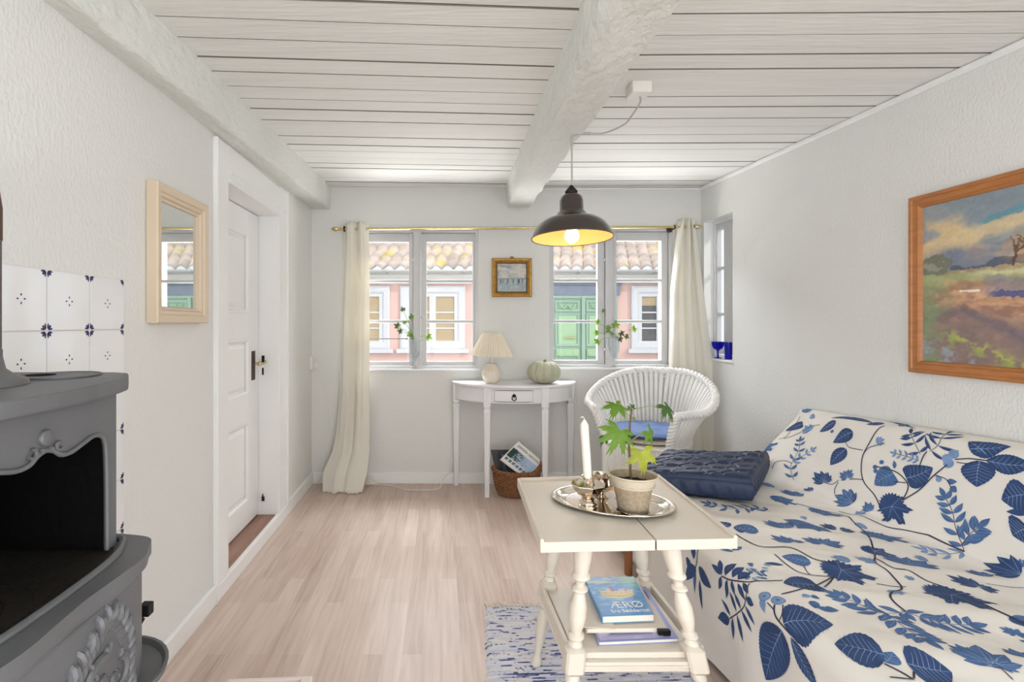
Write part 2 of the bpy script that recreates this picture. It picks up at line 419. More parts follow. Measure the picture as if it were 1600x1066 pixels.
# rear wall, behind the camera, with a broad window band added to let light in
m = MB()
m.box((XL-.17, YR-.2, 0), (XR+.2, YR, .25)); m.box((XL-.17, YR-.2, 2.02), (XR+.2, YR, 2.3))
m.box((XL-.17, YR-.2, .25), (-.8, YR, 2.02)); m.box((1.72, YR-.2, .25), (XR+.2, YR, 2.02)); m.box((.41, YR-.2, .25), (.51, YR, 2.02))
struct(build('wall_rear', m, M['wall']))
m = MB()
for a, b in ((-.8, .41), (.51, 1.72)):
    fr = lambda x, z, h: (x, YR-.1+h, z)
    frame_rect(m, fr, a, b, .25, 2.02, [(0, -.03), (0, .03), (.05, .03), (.05, -.03)])
    m.box(((a+b)/2-.03, YR-.13, .26), ((a+b)/2+.03, YR-.07, 2.01))
    for zz in (.84, 1.43): m.box((a+.05, YR-.11, zz-.012), (b-.05, YR-.09, zz+.012))
struct(build('window_4', m, M['frame']))  # frames of the added rear openings

for nn, xw_ in ((5, XL-.1), (6, XR+.1)):  # side windows added behind the camera to let more light in
    m = MB(); fr = lambda y, z, h: (xw_+h, y, z); frame_rect(m, fr, -2.3, -.5, .4, 2.0, [(0, -.03), (0, .03), (.05, .03), (.05, -.03)])
    for yy in (-1.7, -1.1): m.box((xw_-.02, yy-.025, .45), (xw_+.02, yy+.025, 1.95))
    struct(build('window_%d' % nn, m, M['frame']))

# ceiling: boards in two bays, slightly skewed as in an old house
m = MB()
def boards(xa, xb, slope, y_ref):
    w = .1165; y = .2; k = 0
    while y < 4.2:
        ww = w*(1+.12*math.sin(k*2.3)); xm = (xa+xb)/2
        gp_ = .0035+.005*abs(math.sin(k*1.9+xa*3)); ya = lambda x, y_=y: min(y_+slope*(x-xa), 3.66); yb = lambda x, y_=y+ww-gp_: min(y_+slope*(x-xa), 3.665)
        q = [(xa, ya(xa)), (xb, ya(xb)), (xb, yb(xb)), (xa, yb(xa))]
        dz = .0015*math.sin(k*1.7)
        vs = [(p[0], p[1], ceil_z(p[1])+dz) for p in q]+[(p[0], p[1], ceil_z(p[1])+.02) for p in q]
        if q[2][1]-q[1][1] > .01 or q[3][1]-q[0][1] > .01:
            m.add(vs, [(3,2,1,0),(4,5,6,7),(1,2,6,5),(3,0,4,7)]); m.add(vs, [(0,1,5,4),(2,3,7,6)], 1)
        y += ww; k += 1
boards(XL-.02, .50, .06, 0); boards(.50, XR+.02, -.012, 0)
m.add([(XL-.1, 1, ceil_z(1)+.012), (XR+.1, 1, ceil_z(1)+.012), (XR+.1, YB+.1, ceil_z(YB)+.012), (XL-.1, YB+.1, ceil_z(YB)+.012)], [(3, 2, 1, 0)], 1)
m.box((XL-.1, YR-.1, ceil_z(1)), (XR+.1, .5, ceil_z(1)+.05))
m.box((XL-.4, YR-.6, 2.3), (XR+.4, YB+.45, 2.36))  # unseen slab added above the boards to block light
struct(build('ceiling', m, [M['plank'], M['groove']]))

# beams
def beam(name, sec, n_len=260, seed=1, rough=.006, endround=False):
    """sec(Y) -> 4 corners (x,z): bottom-left, bottom-right, top-right, top-left"""
    rows = []; ys = np.linspace(-2.58, 3.635, n_len)
    for i, y in enumerate(ys):
        c = [Vector((a, y, b)) for a, b in sec(y)]
        loop = []
        K = 9
        for s_ in range(4):
            a = c[s_]; b = c[(s_+1) % 4]
            for k in range(K): loop.append(a.lerp(b, k/K))
        ctr = sum(loop, Vector())/len(loop); out = []
        for k, p in enumerate(loop):
            d = (p-ctr); d.y = 0
            r = 1.
            ki = k % K
            if ki in (0,): p = p-d*.055
            if ki in (1, K-1): p = p-d*.010
            nn = float(fbm(np.array(y*3.1+seed), np.array(k*.45+seed*2), seed))-.5
            n2 = float(fbm(np.array(y*14.+seed), np.array(k*1.9), seed+5))-.5
            p = p+d.normalized()*(nn*rough*2.2+n2*rough*1.4)
            out.append(p)
        rows.append(out)
    mb = MB(); mb.grid(rows, closev=True)
    n = 4*9
    mb.f.append(tuple(range(n))); mb.m.append(0); mb.f.append(tuple((n_len-1)*n+k for k in range(n))[::-1]); mb.m.append(0)
    o = build(name, mb, M['beam'], smooth=True, angle=60); struct(o); return o
def secL(y):
    t = (3.63-y)/2.46; t = max(min(t, 1.6), 0)
    xr = -.80-.062*t; zb = 1.962-.062*t
    return [(XL-.02, zb+.006), (xr, zb), (xr+.012, ceil_z(y)+.03), (XL-.02, ceil_z(y)+.03)]
def secC(y):
    t = (3.63-y)/2.455; t = max(min(t, 1.6), 0)
    zb = 1.965-.062*t; sh = -.066*t
    if y > 3.35: zb += .008*((y-3.35)/.28)**2
    return [(.472+sh, zb), (.628+sh, zb), (.628+sh, ceil_z(y)+.03), (.448+sh, ceil_z(y)+.03)]
beam('trim_1', secL, seed=2, rough=.004)['label'] = 'white painted beam along the left wall'
beam('trim_2', secC, seed=9, rough=.011)['label'] = 'rough hewn white central ceiling beam'
# narrow cornice strips at the wall / ceiling joints
m = MB()
def strip(x0, y0, x1, y1, w=.014):
    a = Vector((x0, y0, ceil_z(y0)-.012)); b = Vector((x1, y1, ceil_z(y1)-.012)); m.tube([a, b], w, 6)
strip(XR-.004, 1.0, XR-.004, YB); strip(.64, YB-.004, XR, YB-.004, .008)
struct(build('trim_3', m, M['white']))

# baseboards
m = MB(); m.box((XL, YB-.015, 0), (XR, YB, .072)); m.box((XL, YB-.019, .072), (XR, YB, .080)); struct(build('baseboard_back', m, M['white'], bevel=.003))
m = MB(); m.box((XL, YR, 0), (XL+.015, 2.065, .074)); m.box((XL, 3.02, 0), (XL+.015, YB, .074)); m.box((XL, 3.02, .074), (XL+.019, YB, .082)); m.box((XL, YR, .074), (XL+.019, 2.065, .082)); m.box((XL-.006, 2.065, 0), (XL+.016, 3.02, .066))
struct(build('baseboard_left', m, M['white'], bevel=.003))
m = MB(); m.box((XR-.015, YR, 0), (XR, YB-.02, .075)); struct(build('baseboard_right', m, M['white'], bevel=.003))

# ------------------------------------------------------------------ door (structure)
m = MB()
# casing boards on the wall, up to the beam
m.box((XL, 2.078, .0), (XL+.012, dy0, 1.915)); m.box((XL, dy1, .066), (XL+.012, 3.02, 1.93)); m.box((XL, dy0, dz1), (XL+.012, dy1, 1.92))
for k in range(3): m.box((XL, 2.062+k*.007, 0), (XL+.022-.003*k, 2.067+k*.007, 1.912))
m.box((XL, 3.012, .066), (XL+.02, 3.022, 1.93)); m.box((XL, dy0, dz1-.004), (XL+.018, dy1+.01, dz1+.012)); m.box((XL, 2.20, 1.80), (XL+.017, 3.0, 1.81))
# linings
m.box((-1.11, dy1-.004, .05), (XL+.004, dy1+.012, dz1)); m.box((-1.11, dy0-.012, .05), (XL+.004, dy0+.004, dz1)); m.box((-1.11, dy0, dz1-.004), (XL+.004, dy1, dz1+.01))
struct(build('trim_4', m, M['white'], bevel=.002))
m = MB(); m.box((-1.3, dy0+.004, .03), (XL-.008, dy1-.004, .062)); struct(build('trim_5', m, M['threshold']), 'worn brown wooden door threshold')
m = MB(); m.box((-1.5, 2.0, .0), (-1.45, 3.1, 1.9)); m.box((-1.5, 2.0, 1.88), (-1.1, 3.1, 1.9)); m.box((-1.5, 2.0, 0), (-1.1, 2.02, 1.9)); m.box((-1.5, 3.08, 0), (-1.1, 3.1, 1.9)); m.box((-1.5, 2.0, -.02), (-1.1, 3.1, .0))
struct(build('wall_beyond_door', m, M['wall']))
# leaf
XD = -1.04
m = MB()
ly0, ly1, lz0, lz1 = dy0+.007, dy1-.010, .070, dz1-.008
m.box((XD-.042, ly0, lz0), (XD-.014, ly1, lz1))
pan = [(ly0+.13, 2.728, 1.20, 1.633), (ly0+.13, 2.728, .763, 1.066), (ly0+.13, 2.728, .19, .62)]
zs = [lz0, .19, .62, .763, 1.066, 1.20, 1.633, lz1]
m.box((XD-.014, ly0, lz0), (XD, ly0+.13, lz1)); m.box((XD-.014, 2.728, lz0), (XD, ly1, lz1))
for i in range(0, 8, 2): m.box((XD-.014, ly0+.13, zs[i]), (XD, 2.728, zs[i+1]))
fn = lambda y, z, h: (XD+h, y, z)
for a0, a1, b0, b1 in pan:
    frame_rect(m, fn, a0, a1, b0, b1, [(0, -.013), (0, .003), (.012, .002), (.02, -.007), (.02, -.013)])
    rows = [[fn(a0+i_, b0+i_, h), fn(a1-i_, b0+i_, h), fn(a1-i_, b1-i_, h), fn(a0+i_, b1-i_, h)] for i_, h in ((.03, -.013), (.05, -.004))]
    m.grid(rows, closev=True); m.add(rows[1], [(3, 2, 1, 0)])
door = struct(build('door_1', m, M['white'], bevel=.0015), 'white panelled door with dark lock plate')
m = MB(); m.box((XD-.002, 2.765, .835), (XD+.004, 2.812, .995)); build('lock_plate', m, M['darkmetal'], door, bevel=.001)
m = MB(); m.tube([(XD, 2.79, .925), (XD+.03, 2.79, .925)], .007, 12); m.tube(smoothline([(XD+.03, 2.79, .925), (XD+.036, 2.80, .926), (XD+.040, 2.84, .922), (XD+.042, 2.865, .932), (XD+.04, 2.872, .925)], 6), [.008]*4+[.007]*21, 12)
m.ball((XD+.034, 2.795, .925), .012, 12); build('door_handle', m, M['brass'], door, smooth=True)
m = MB(); m.box((XD+.02, dy1-.008, .92), (XD+.035, dy1-.003, .965)); m.box((XD+.022, dy1-.008, .855), (XD+.03, dy1-.003, .895)); build('strike_plate', m, M['black'], door)
m = MB(); m.box((XD+.02, dy1-.010, .14), (XD+.035, dy1-.003, .165)); m.tube([(XD+.028, dy1-.008, .15), (XD+.028, dy1-.02, .165), (XD+.028, dy1-.008, .18)], .003, 6); build('door_hook', m, M['darkmetal'], door)

# ------------------------------------------------------------------ windows
def street_window(n, w, pxL, pxR, glassL, glassR, bars, gy):
    """outer rect w (x0,x1,z0,z1); casement px ranges; glass px ranges; bar py list; glass top/bottom py"""
    x0, x1, z0, z1 = w; Yf = 3.655
    m = MB(); fn = lambda x, z, h: (x, Yf+h, z)
    frame_rect(m, fn, x0, x1, z0, z1, [(-.004, -.02), (-.004, .13), (.02, .13), (.02, -.02)])
    xm0, xm1 = XB(pxL[1], Yf), XB(pxR[0], Yf)
    m.box((xm0+.002, Yf-.018, z0), (xm1-.002, Yf+.06, z1))
    m.box((xm1-.012, Yf-.026, z0+.01), (xm1-.004, Yf-.018, z1-.01))
    # sill board
    root = struct(build('window_%d' % n, m, M['frame'], bevel=.002))
    m = MB(); m.box((x0-.01, YB-.022, z0-.016), (x1+.01, Yf+.12, z0)); build('window_sill', m, M['white'], root, bevel=.003)
    for px, gl in ((pxL, glassL), (pxR, glassR)):
        m = MB(); a, b = XB(px[0], Yf)+.001, XB(px[1], Yf)-.001; g0, g1 = XB(gl[0], Yf), XB(gl[1], Yf); gt, gb = ZB(gy[0], Yf), ZB(gy[1], Yf)
        zt, zb = z1-.021, z0+.012
        y0_, y1_ = Yf+.006, Yf+.044
        m.box((a, y0_, zb), (g0, y1_, zt)); m.box((g1, y0_, zb), (b, y1_, zt)); m.box((g0, y0_, gt), (g1, y1_, zt)); m.box((g0, y0_, zb), (g1, y1_, gb))
        c = build('casement', m, M['frame'], root, bevel=.003)
        for by in bars:
            m = MB(); z = ZB(by, Yf); m.box((g0, Yf+.010, z-.011), (g1, Yf+.040, z+.011)); build('glazing_bar', m, M['frame'], c, bevel=.003)
        m = MB(); m.box((g0-.004, Yf+.027, gb-.004), (g1+.004, Yf+.030, gt+.004)); build('pane', m, M['glass'], c)
        m = MB()
        for py in (406, 546):
            xx = b-.002 if px is pxL else a+.002
            m.ball((xx, Yf-.004, ZB(py, Yf)), .008, 8, sc=(1, 1, 1.5))
        build('latch', m, M['plastic'], root, smooth=True)
    return root
w1 = street_window(1, W1, (561, 645.5), (658, 743.5), (567, 639), (666.6, 738.5), (439.5, 502.5), (378, 565))
w1['label'] = 'two casement window left of the small painting'
w2 = street_window(2, W2, (861, 945), (960, 1044), (865.7, 934), (964, 1034), (438, 502.5), (376, 563))
w2['label'] = 'two casement window right of the small painting'
m = MB(); m.tube([P(570, 529.5, 3.63), P(636, 529.5, 3.63)], .003, 8); m.ball(P(636, 529.5, 3.63), .006, 8); build('stay_rod', m, M['darkmetal'], w1, smooth=True)
# side window
m = MB(); xw = 1.93; fn = lambda y, z, h: (xw+h, y, z)
frame_rect(m, fn, sy0+.002, sy1-.002, sz0+.002, sz1-.002, [(0, 0), (0, .045), (.02, .045), (.02, 0)])
m.box((XR-.0, sy1-.003, sz0), (xw, sy1+.001, sz1)); m.box((XR-.0, sy0-.001, sz0), (xw, sy0+.003, sz1)); m.box((XR, sy0, sz1-.003), (xw, sy1, sz1+.001))
w3 = struct(build('window_3', m, M['white'], bevel=.002), 'narrow deep side window in the right wall')
m = MB(); m.box((XR-.012, sy0-.008, sz0-.012), (xw+.06, sy1, sz0+.004)); build('window_sill', m, M['white'], w3, bevel=.003)
m = MB(); a0, a1, b0, b1 = sy0+.024, sy1-.024, sz0+.03, sz1-.03
m.box((xw+.006, a1-.010, b0), (xw+.04, a1, b1)); m.box((xw+.006, a0, b0), (xw+.04, a0+.215, b1)); m.box((xw+.006, a0+.215, b0), (xw+.04, a1-.010, b0+.04)); m.box((xw+.006, a0+.215, b1-.035), (xw+.04, a1-.010, b1))
c = build('casement', m, M['frame'], w3, bevel=.003)
for z in (1.53, 1.21):
    m = MB(); m.box((xw+.012, a0+.215, z-.01), (xw+.036, a1-.010, z+.01)); build('glazing_bar', m, M['frame'], c)
m = MB(); m.box((xw+.022, a0+.213, b0+.035), (xw+.025, a1-.008, b1-.03)); build('pane', m, M['glass'], c)

# ------------------------------------------------------------------ the house across the street
YF = 8.5; KF = YF/F
fx = lambda px: (px-VX)*KF
fz = lambda py: CH+(VY-py)*KF
E = {}
E['pink'] = mat('pink_render', (226, 192, 184), .85, bump=.3, bscale=20, var=.06, vscale=1.5)
E['white'] = mat('white_surround', (212, 213, 217), .6)
E['grey'] = mat('pale_cornice', (210, 208, 204), .6)
E['green'] = mat('green_door_paint', (158, 184, 166), .55, var=.08, vscale=4)
E['greend'] = mat('green_door_panel', (164, 196, 158), .55)
E['slate'] = mat('slate_lintel', (134, 142, 158), .6, var=.2, vscale=9)
E['blind'] = mat('beige_blind', (190, 170, 138), .8, var=.12, vscale=12)
E['dark'] = mat('window_dark', (110, 108, 110), .25, var=.3, vscale=14)
E['tile'] = mat('pantile', (128, 128, 128), .9, attr='col', bump=.8, bscale=30, bdist=.02)
E['zinc'] = mat('zinc_gutter', (196, 196, 194), .45, metal=.2)
E['street'] = mat('grey_street', (160, 156, 150), .9, bump=.3, bscale=12)
m = MB(); m.box((-12, 3.95, -.75), (14, 16, -.55)); struct(build('ground_street', m, E['street'], loc=(0, 8, -.55)))
house = thing('house', 'pink rendered cottage with green double door and lichened tile roof across the street', 'house', (1, YF, -.55))
# wall with openings behind the windows kept solid; windows are surface built with real depth
m = MB(); m.box((-5, YF, -.55), (4.0, YF+.3, fz(428))); build('wall', m, E['pink'], house)
m = MB(); ze = fz(422)
m.box((-5, YF-.10, fz(443)), (4.0, YF+.05, fz(438.5))); m.box((-5, YF-.18, fz(438.5)), (4.0, YF+.05, fz(430))); m.box((-5, YF-.24, fz(430)), (4.0, YF+.1, fz(426)))
build('cornice', m, E['grey'], house, bevel=.01)
m = MB()
gp = [(math.cos(t)*.05, math.sin(t)*.05) for t in np.linspace(PI, 2*PI, 9)]
A = [[(x, YF-.30+a, fz(424.5)+b) for a, b in gp] for x in (-5, 4.0)]
m.grid(A); A2 = [[(x, YF-.30+a*.9, fz(424.5)+b*.9) for a, b in gp] for x in (-5, 4.0)]; m.grid(A2, flip=True)
for x in np.arange(-4.6, 3.9, .62): m.box((x-.012, YF-.36, fz(424.5)-.065), (x+.012, YF-.2, fz(424.5)-.045)); m.box((x-.01, YF-.36, fz(424.5)-.06), (x+.01, YF-.352, fz(424.5)+.01))
build('gutter', m, E['zinc'], house)
def far_window(c, w, top, bot, low):
    x0, x1 = fx(c-w/2), fx(c+w/2); zt, zb = fz(top), fz(bot)
    m = MB(); fn = lambda x, z, h: (x, YF-h, z)
    frame_rect(m, fn, x0, x1, zb, zt, [(0, 0), (0, .055), (.03, .065), (.10, .06), (.13, .04), (.13, 0)])
    m.box((x0-.06, YF-.10, zb-.07), (x1+.06, YF, zb))
    f = build('window', m, E['white'], house, bevel=.005)
    m = MB(); a, b = x0+.13, x1-.13; mid = (a+b)/2
    frame_rect(m, fn, a, b, zb+.02, zt-.13, [(0, 0), (0, .035), (.05, .035), (.05, 0)]); m.box((mid-.055, YF-.038, zb+.065), (mid+.055, YF, zt-.175))
    H = (zt-.18)-(zb+.08)
    for k in (1, 2): m.box((a+.05, YF-.028, zb+.08+H*k/3-.012), (b-.05, YF, zb+.08+H*k/3+.012))
    build('sash', m, E['white'], f)
    m = MB()
    if low: m.box((a+.05, YF-.012, zt-.33), (b-.05, YF-.006, zt-.17), 0); m.box((a+.05, YF-.008, zb+.07), (b-.05, YF-.004, zt-.32), 1)
    else: m.box((a+.05, YF-.012, zb+.06), (b-.05, YF-.006, zt-.17), 0)
    build('pane', m, [E['blind'], E['dark']], f)
far_window(559, 101, 447, 545, False); far_window(676, 101, 447, 545, False); far_window(1030, 90, 447, 545, True); far_window(350, 101, 447, 545, False)
m = MB(); m.box((-5, YF-.05, -.55), (4.0, YF, fz(600))); build('plinth', m, E['grey'], house)
m = MB(); m.box((fx(852), YF-.10, fz(462)), (fx(966), YF, fz(445))); m.box((fx(850), YF-.13, fz(446)), (fx(968), YF, fz(443.5))); build('door_lintel', m, E['slate'], house, bevel=.006)
m = MB(); dz0 = -.5; fnd = lambda x, z, h: (x, YF-h, z)
m.box((fx(856), YF-.05, dz0), (fx(962), YF, fz(462)))
frame_rect(m, fnd, fx(856), fx(962), dz0, fz(462), [(0, .05), (0, .09), (.05, .08), (.06, .05)])
m.box((fx(906.5), YF-.10, dz0), (fx(912), YF-.03, fz(464)))
for a, b in ((866, 904), (914, 952)):
    for zt_, zb_ in ((470, 487), (490, 541), (548, 580)):
        frame_rect(m, fnd, fx(a), fx(b), fz(zb_), fz(zt_), [(0, .05), (0, .075), (.03, .07), (.05, .05)])
fd = build('door', m, E['green'], house, bevel=.004)
m = MB()
for a, b in ((866, 904), (914, 952)):
    m.box((fx(a+5), YF-.062, fz(538)), (fx(b-5), YF-.05, fz(493))); m.box((fx(a+1), YF-.095, fz(556)), (fx(b-1), YF-.05, fz(545)))
    for k in range(3): m.box((fx(a+3+k*12), YF-.105, fz(554)), (fx(a+11+k*12), YF-.09, fz(547)))
    pts = smoothline([(fx(a+6), YF-.08, fz(474)), (fx(a+14), YF-.08, fz(482)), (fx(a+19), YF-.08, fz(476)), (fx(a+26), YF-.08, fz(483)), (fx(a+32), YF-.08, fz(475))], 5); m.tube(pts, .014, 6)
build('carved_panel', m, E['greend'], fd)
m = MB(); m.box((fx(880), YF-.09, fz(528.5)), (fx(897), YF-.06, fz(526))); build('letter_slot', m, M['brass'], fd)
# pantile roof: overlapping wavy courses laid at a skew
nx, nc = 660, 9
tx0, tx1 = -5.2, 4.1; wt = .19; ex = (0.28, 1.0, 0.62); L_ = .30
rows = []; cols = []
for c in range(nc+1):
    for sub in range(4):
        s_ = (c+sub/3.0*.985)*.36
        u = np.linspace(tx0, tx1, nx)
        ph = (u-s_*ex[0])/wt  # column phase follows the skew
        phs = u/wt
        wave = .085*np.abs(np.sin(PI*phs))**.6
        lip = .065*(1-sub/3.0)+.015*np.sin(phs*2*PI)*0
        sag = .018*np.cos(2*PI*phs)*(1 if sub == 0 else 0)
        rows.append(np.stack([u+s_*ex[0], np.full(nx, YF-.34)+s_*ex[1]+sag*.6, np.full(nx, fz(421.5)-.115)+s_*ex[2]+wave+lip], 1))
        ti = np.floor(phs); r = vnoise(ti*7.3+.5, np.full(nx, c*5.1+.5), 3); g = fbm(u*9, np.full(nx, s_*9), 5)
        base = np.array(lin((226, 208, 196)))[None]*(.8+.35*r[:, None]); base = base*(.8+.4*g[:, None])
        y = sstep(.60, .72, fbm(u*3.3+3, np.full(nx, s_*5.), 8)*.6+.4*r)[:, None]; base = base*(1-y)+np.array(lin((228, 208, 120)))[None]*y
        if sub == 0: base = base*.75  # course lips darkened, their shadow put into the tile colour
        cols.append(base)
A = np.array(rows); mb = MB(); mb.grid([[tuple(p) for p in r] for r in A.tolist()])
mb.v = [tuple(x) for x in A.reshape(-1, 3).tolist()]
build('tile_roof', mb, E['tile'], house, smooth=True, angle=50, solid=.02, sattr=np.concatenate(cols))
# ------------------------------------------------------------------ curtain rod and curtains
YRod = 3.55
zr0, zr1 = ZB(358, YRod), ZB(354.5, YRod)
rx = lambda px: XB(px, YRod)
def rz(px): return zr0+(zr1-zr0)*(px-520)/(1090-520)
rod = thing('curtain_rod', 'long brass curtain rod with pointed finials above both street windows', 'curtain rod', (rx(800), YRod, rz(800)))
m = MB(); m.tube([(rx(532), YRod, rz(532)), (rx(1083), YRod, rz(1083))], .0085, 14); build('rod', m, M['brass'], rod, smooth=True)
fin = [(.0085, 0), (.013, .004), (.013, .012), (.007, .016), (.012, .024), (.017, .036), (.014, .052), (.007, .064), (.0, .074)]
m = MB(); m.lathe(fin, (rx(533), YRod, rz(533)), 16, axis=(-1, 0, 0)); build('finial', m, M['brass'], rod, smooth=True, angle=60)
m = MB(); m.lathe(fin, (rx(1082), YRod, rz(1082)), 16, axis=(1, 0, 0)); build('finial', m, M['brass'], rod, smooth=True, angle=60)
for px in (546, 1054):
    m = MB(); p = Vector((rx(px), YRod, rz(px)))
    m.lathe([(.022, 0), (.022, .005), (.012, .009)], (p.x, YB, p.z-.004), 16, axis=(0, -1, 0)); m.tube([(p.x, YB, p.z-.006), (p.x, YRod+.01, p.z-.012)], .005, 8)
    m.tube([p+Vector((0, math.cos(t)*.012, math.sin(t)*.012)) for t in np.linspace(0, 2*PI, 14)[:-1]], .004, 6, closed=True)
    build('bracket', m, M['darkmetal'], rod, smooth=True)

def curtain(name, label, edges, folds, amp, yfun, phase=0, ny=60, nx=90, eye=()):
    """edges: list (py, pxL, pxR) from top to bottom at depth yfun"""
    rows = []
    ps = np.array([e[0] for e in edges], float); eL = np.array([e[1] for e in edges], float); eR = np.array([e[2] for e in edges], float)
    for i in range(ny):
        py = ps[0]+(ps[-1]-ps[0])*i/(ny-1); a = np.interp(py, ps, eL); b = np.interp(py, ps, eR); t = i/(ny-1)
        row = []
        for j in range(nx):
            u = j/(nx-1)
            f = math.sin(folds*2*PI*u+phase+.5*math.sin(t*3))+.35*math.sin(folds*3.3*PI*u+1.3+t*2.)
            am = amp*(1-.35*t)
            Y = yfun(t, u)+f*am
            px = a+(b-a)*(u+.018*math.sin(folds*4*PI*u+phase))
            X = (px-VX)*yfun(t, .5)/F; Z = CH+(VY-py)*yfun(t, .5)/F
            row.append((X, Y, max(Z, .006+.004*math.sin(j*.7))))
        rows.append(row)
    m = MB(); m.grid(rows)
    o = build(name, m, M['curtain'], smooth=True, angle=180, solid=.0025)
    tag(o, label, 'curtain', 'cream curtains on the brass rod')
    for px in eye:
        e = MB(); p = Vector((rx(px), YRod, rz(px)))
        e.tube([p+Vector((0, math.cos(t)*.019, math.sin(t)*.019)) for t in np.linspace(0, 2*PI, 18)[:-1]], .0035, 6, closed=True); build('eyelet', e, M['darkmetal'], o, smooth=True)
    return o
yl = lambda t, u: YRod+.0-(.14*max(0, (t-.80)/.20)**1.3)+(-.02)*u
cl = curtain('curtain', 'cream curtain pooling on the floor left of the street windows', [(347, 536, 576), (400, 536, 577), (500, 532, 577), (620, 529, 577), (680, 523, 577), (707, 518, 577), (740, 503, 573), (772, 502, 565)], 2.2, .026, yl, phase=.6, eye=(538, 567))
# loose corner of the hem lying beside it
m = MB(); rows = []
for i in range(16):
    t = i/15; row = []
    for j in range(12):
        u = j/11; px = 566+26*u*(.4+.6*t)-6*(1-t); py = 735+22*t+10*u*(1-t)*1.2
        Y = 3.52-.02*u+.012*math.sin(5*u+3*t); row.append((XB(px, Y), Y, max(ZB(py, Y), .008)))
    rows.append(row)
m.grid(rows); build('hem_corner', m, M['curtain'], cl, smooth=True, solid=.0025)
yr = lambda t, u: YRod-(.03+.10*u)*t**1.2
curtain('curtain', 'cream curtain hanging behind the white wicker armchair', [(342, 1063, 1083), (380, 1058, 1088), (450, 1050, 1096), (580, 1048, 1112), (700, 1050, 1126), (740, 1052, 1129), (758, 1052, 1129)], 2.6, .022, yr, phase=1.9, eye=(1065, 1083))

# ------------------------------------------------------------------ small gilt painting between the windows
def canvas(mb_name, fnp, nu, nv, colf, m_, parent):
    U, V = np.meshgrid(np.linspace(0, 1, nu), np.linspace(0, 1, nv), indexing='ij')
    C = colf(U, V).reshape(-1, 3); mb = MB(); mb.grid([[fnp(U[i, j], V[i, j]) for j in range(nv)] for i in range(nu)], flip=True)
    return build(mb_name, mb, m_, parent, sattr=C)
L3 = lambda r, g, b: np.array(lin((r, g, b)))
def mixc(c, k, m_): return c*(1-m_[..., None])+k*m_[..., None]
pa = thing('small_painting', 'small gilt framed seascape between the two street windows', 'painting', (XB(800), YB, ZB(463)))
x0, x1, z0, z1 = XB(769, YB-.02), XB(831, YB-.02), ZB(464, YB-.02), ZB(403.5, YB-.02)
fn = lambda x, z, h: (x, YB-h, z)
m = MB(); frame_rect(m, fn, x0, x1, z0, z1, [(0, 0), (0, .018), (.006, .026), (.014, .024), (.02, .028), (.03, .018), (.034, .014), (.034, 0)])
build('frame', m, M['gilt'], pa, bevel=.001)
m = MB(); frame_rect(m, fn, x0+.033, x1-.033, z0+.033, z1-.033, [(0, .0), (0, .015), (.005, .012), (.005, 0)]); build('rebate', m, M['giltdark'], pa)
m = MB()
for k in (-1, 0, 1): m.ball(((x0+x1)/2+k*.009, YB-.018, z1+.006+(.003 if k == 0 else 0)), .006, 8)
build('crest', m, M['gilt'], pa, smooth=True)
def sea(U, V):
    c = L3(178, 182, 180)*np.ones(U.shape+(1,)); n = fbm(U*5, V*14, 2); n2 = fbm(U*22, V*60, 4)
    c = mixc(c, L3(140, 150, 160), sstep(.45, .7, n)); c = mixc(c, L3(205, 198, 186), sstep(.5, .7, fbm(U*4+4, V*11, 9))*(V < .5))
    c = mixc(c, L3(148, 164, 170), sstep(.50, .56, V)); c = mixc(c, L3(200, 206, 204), sstep(.52, .7, n2)*(V > .54)*.7)
    c = mixc(c, L3(110, 112, 112), (np.abs(V-.54) < .008)*1.)
    for uu, w in ((.13, .02), (.2, .018), (.36, .02), (.55, .018), (.72, .02), (.75, .03), (.86, .022)):
        c = mixc(c, L3(66, 66, 72), ((np.abs(U-uu) < w*.7) & (V > .55) & (V < .68))*.85); c = mixc(c, L3(110, 116, 120), ((np.abs(U-uu+.02) < w) & (V > .68) & (V < .76))*.6)
    return c
canvas('canvas', lambda u, v: (x0+.036+(x1-x0-.072)*u, YB-.008, z1-.036-(z1-z0-.072)*v), 60, 60, sea, M['paint'], pa)

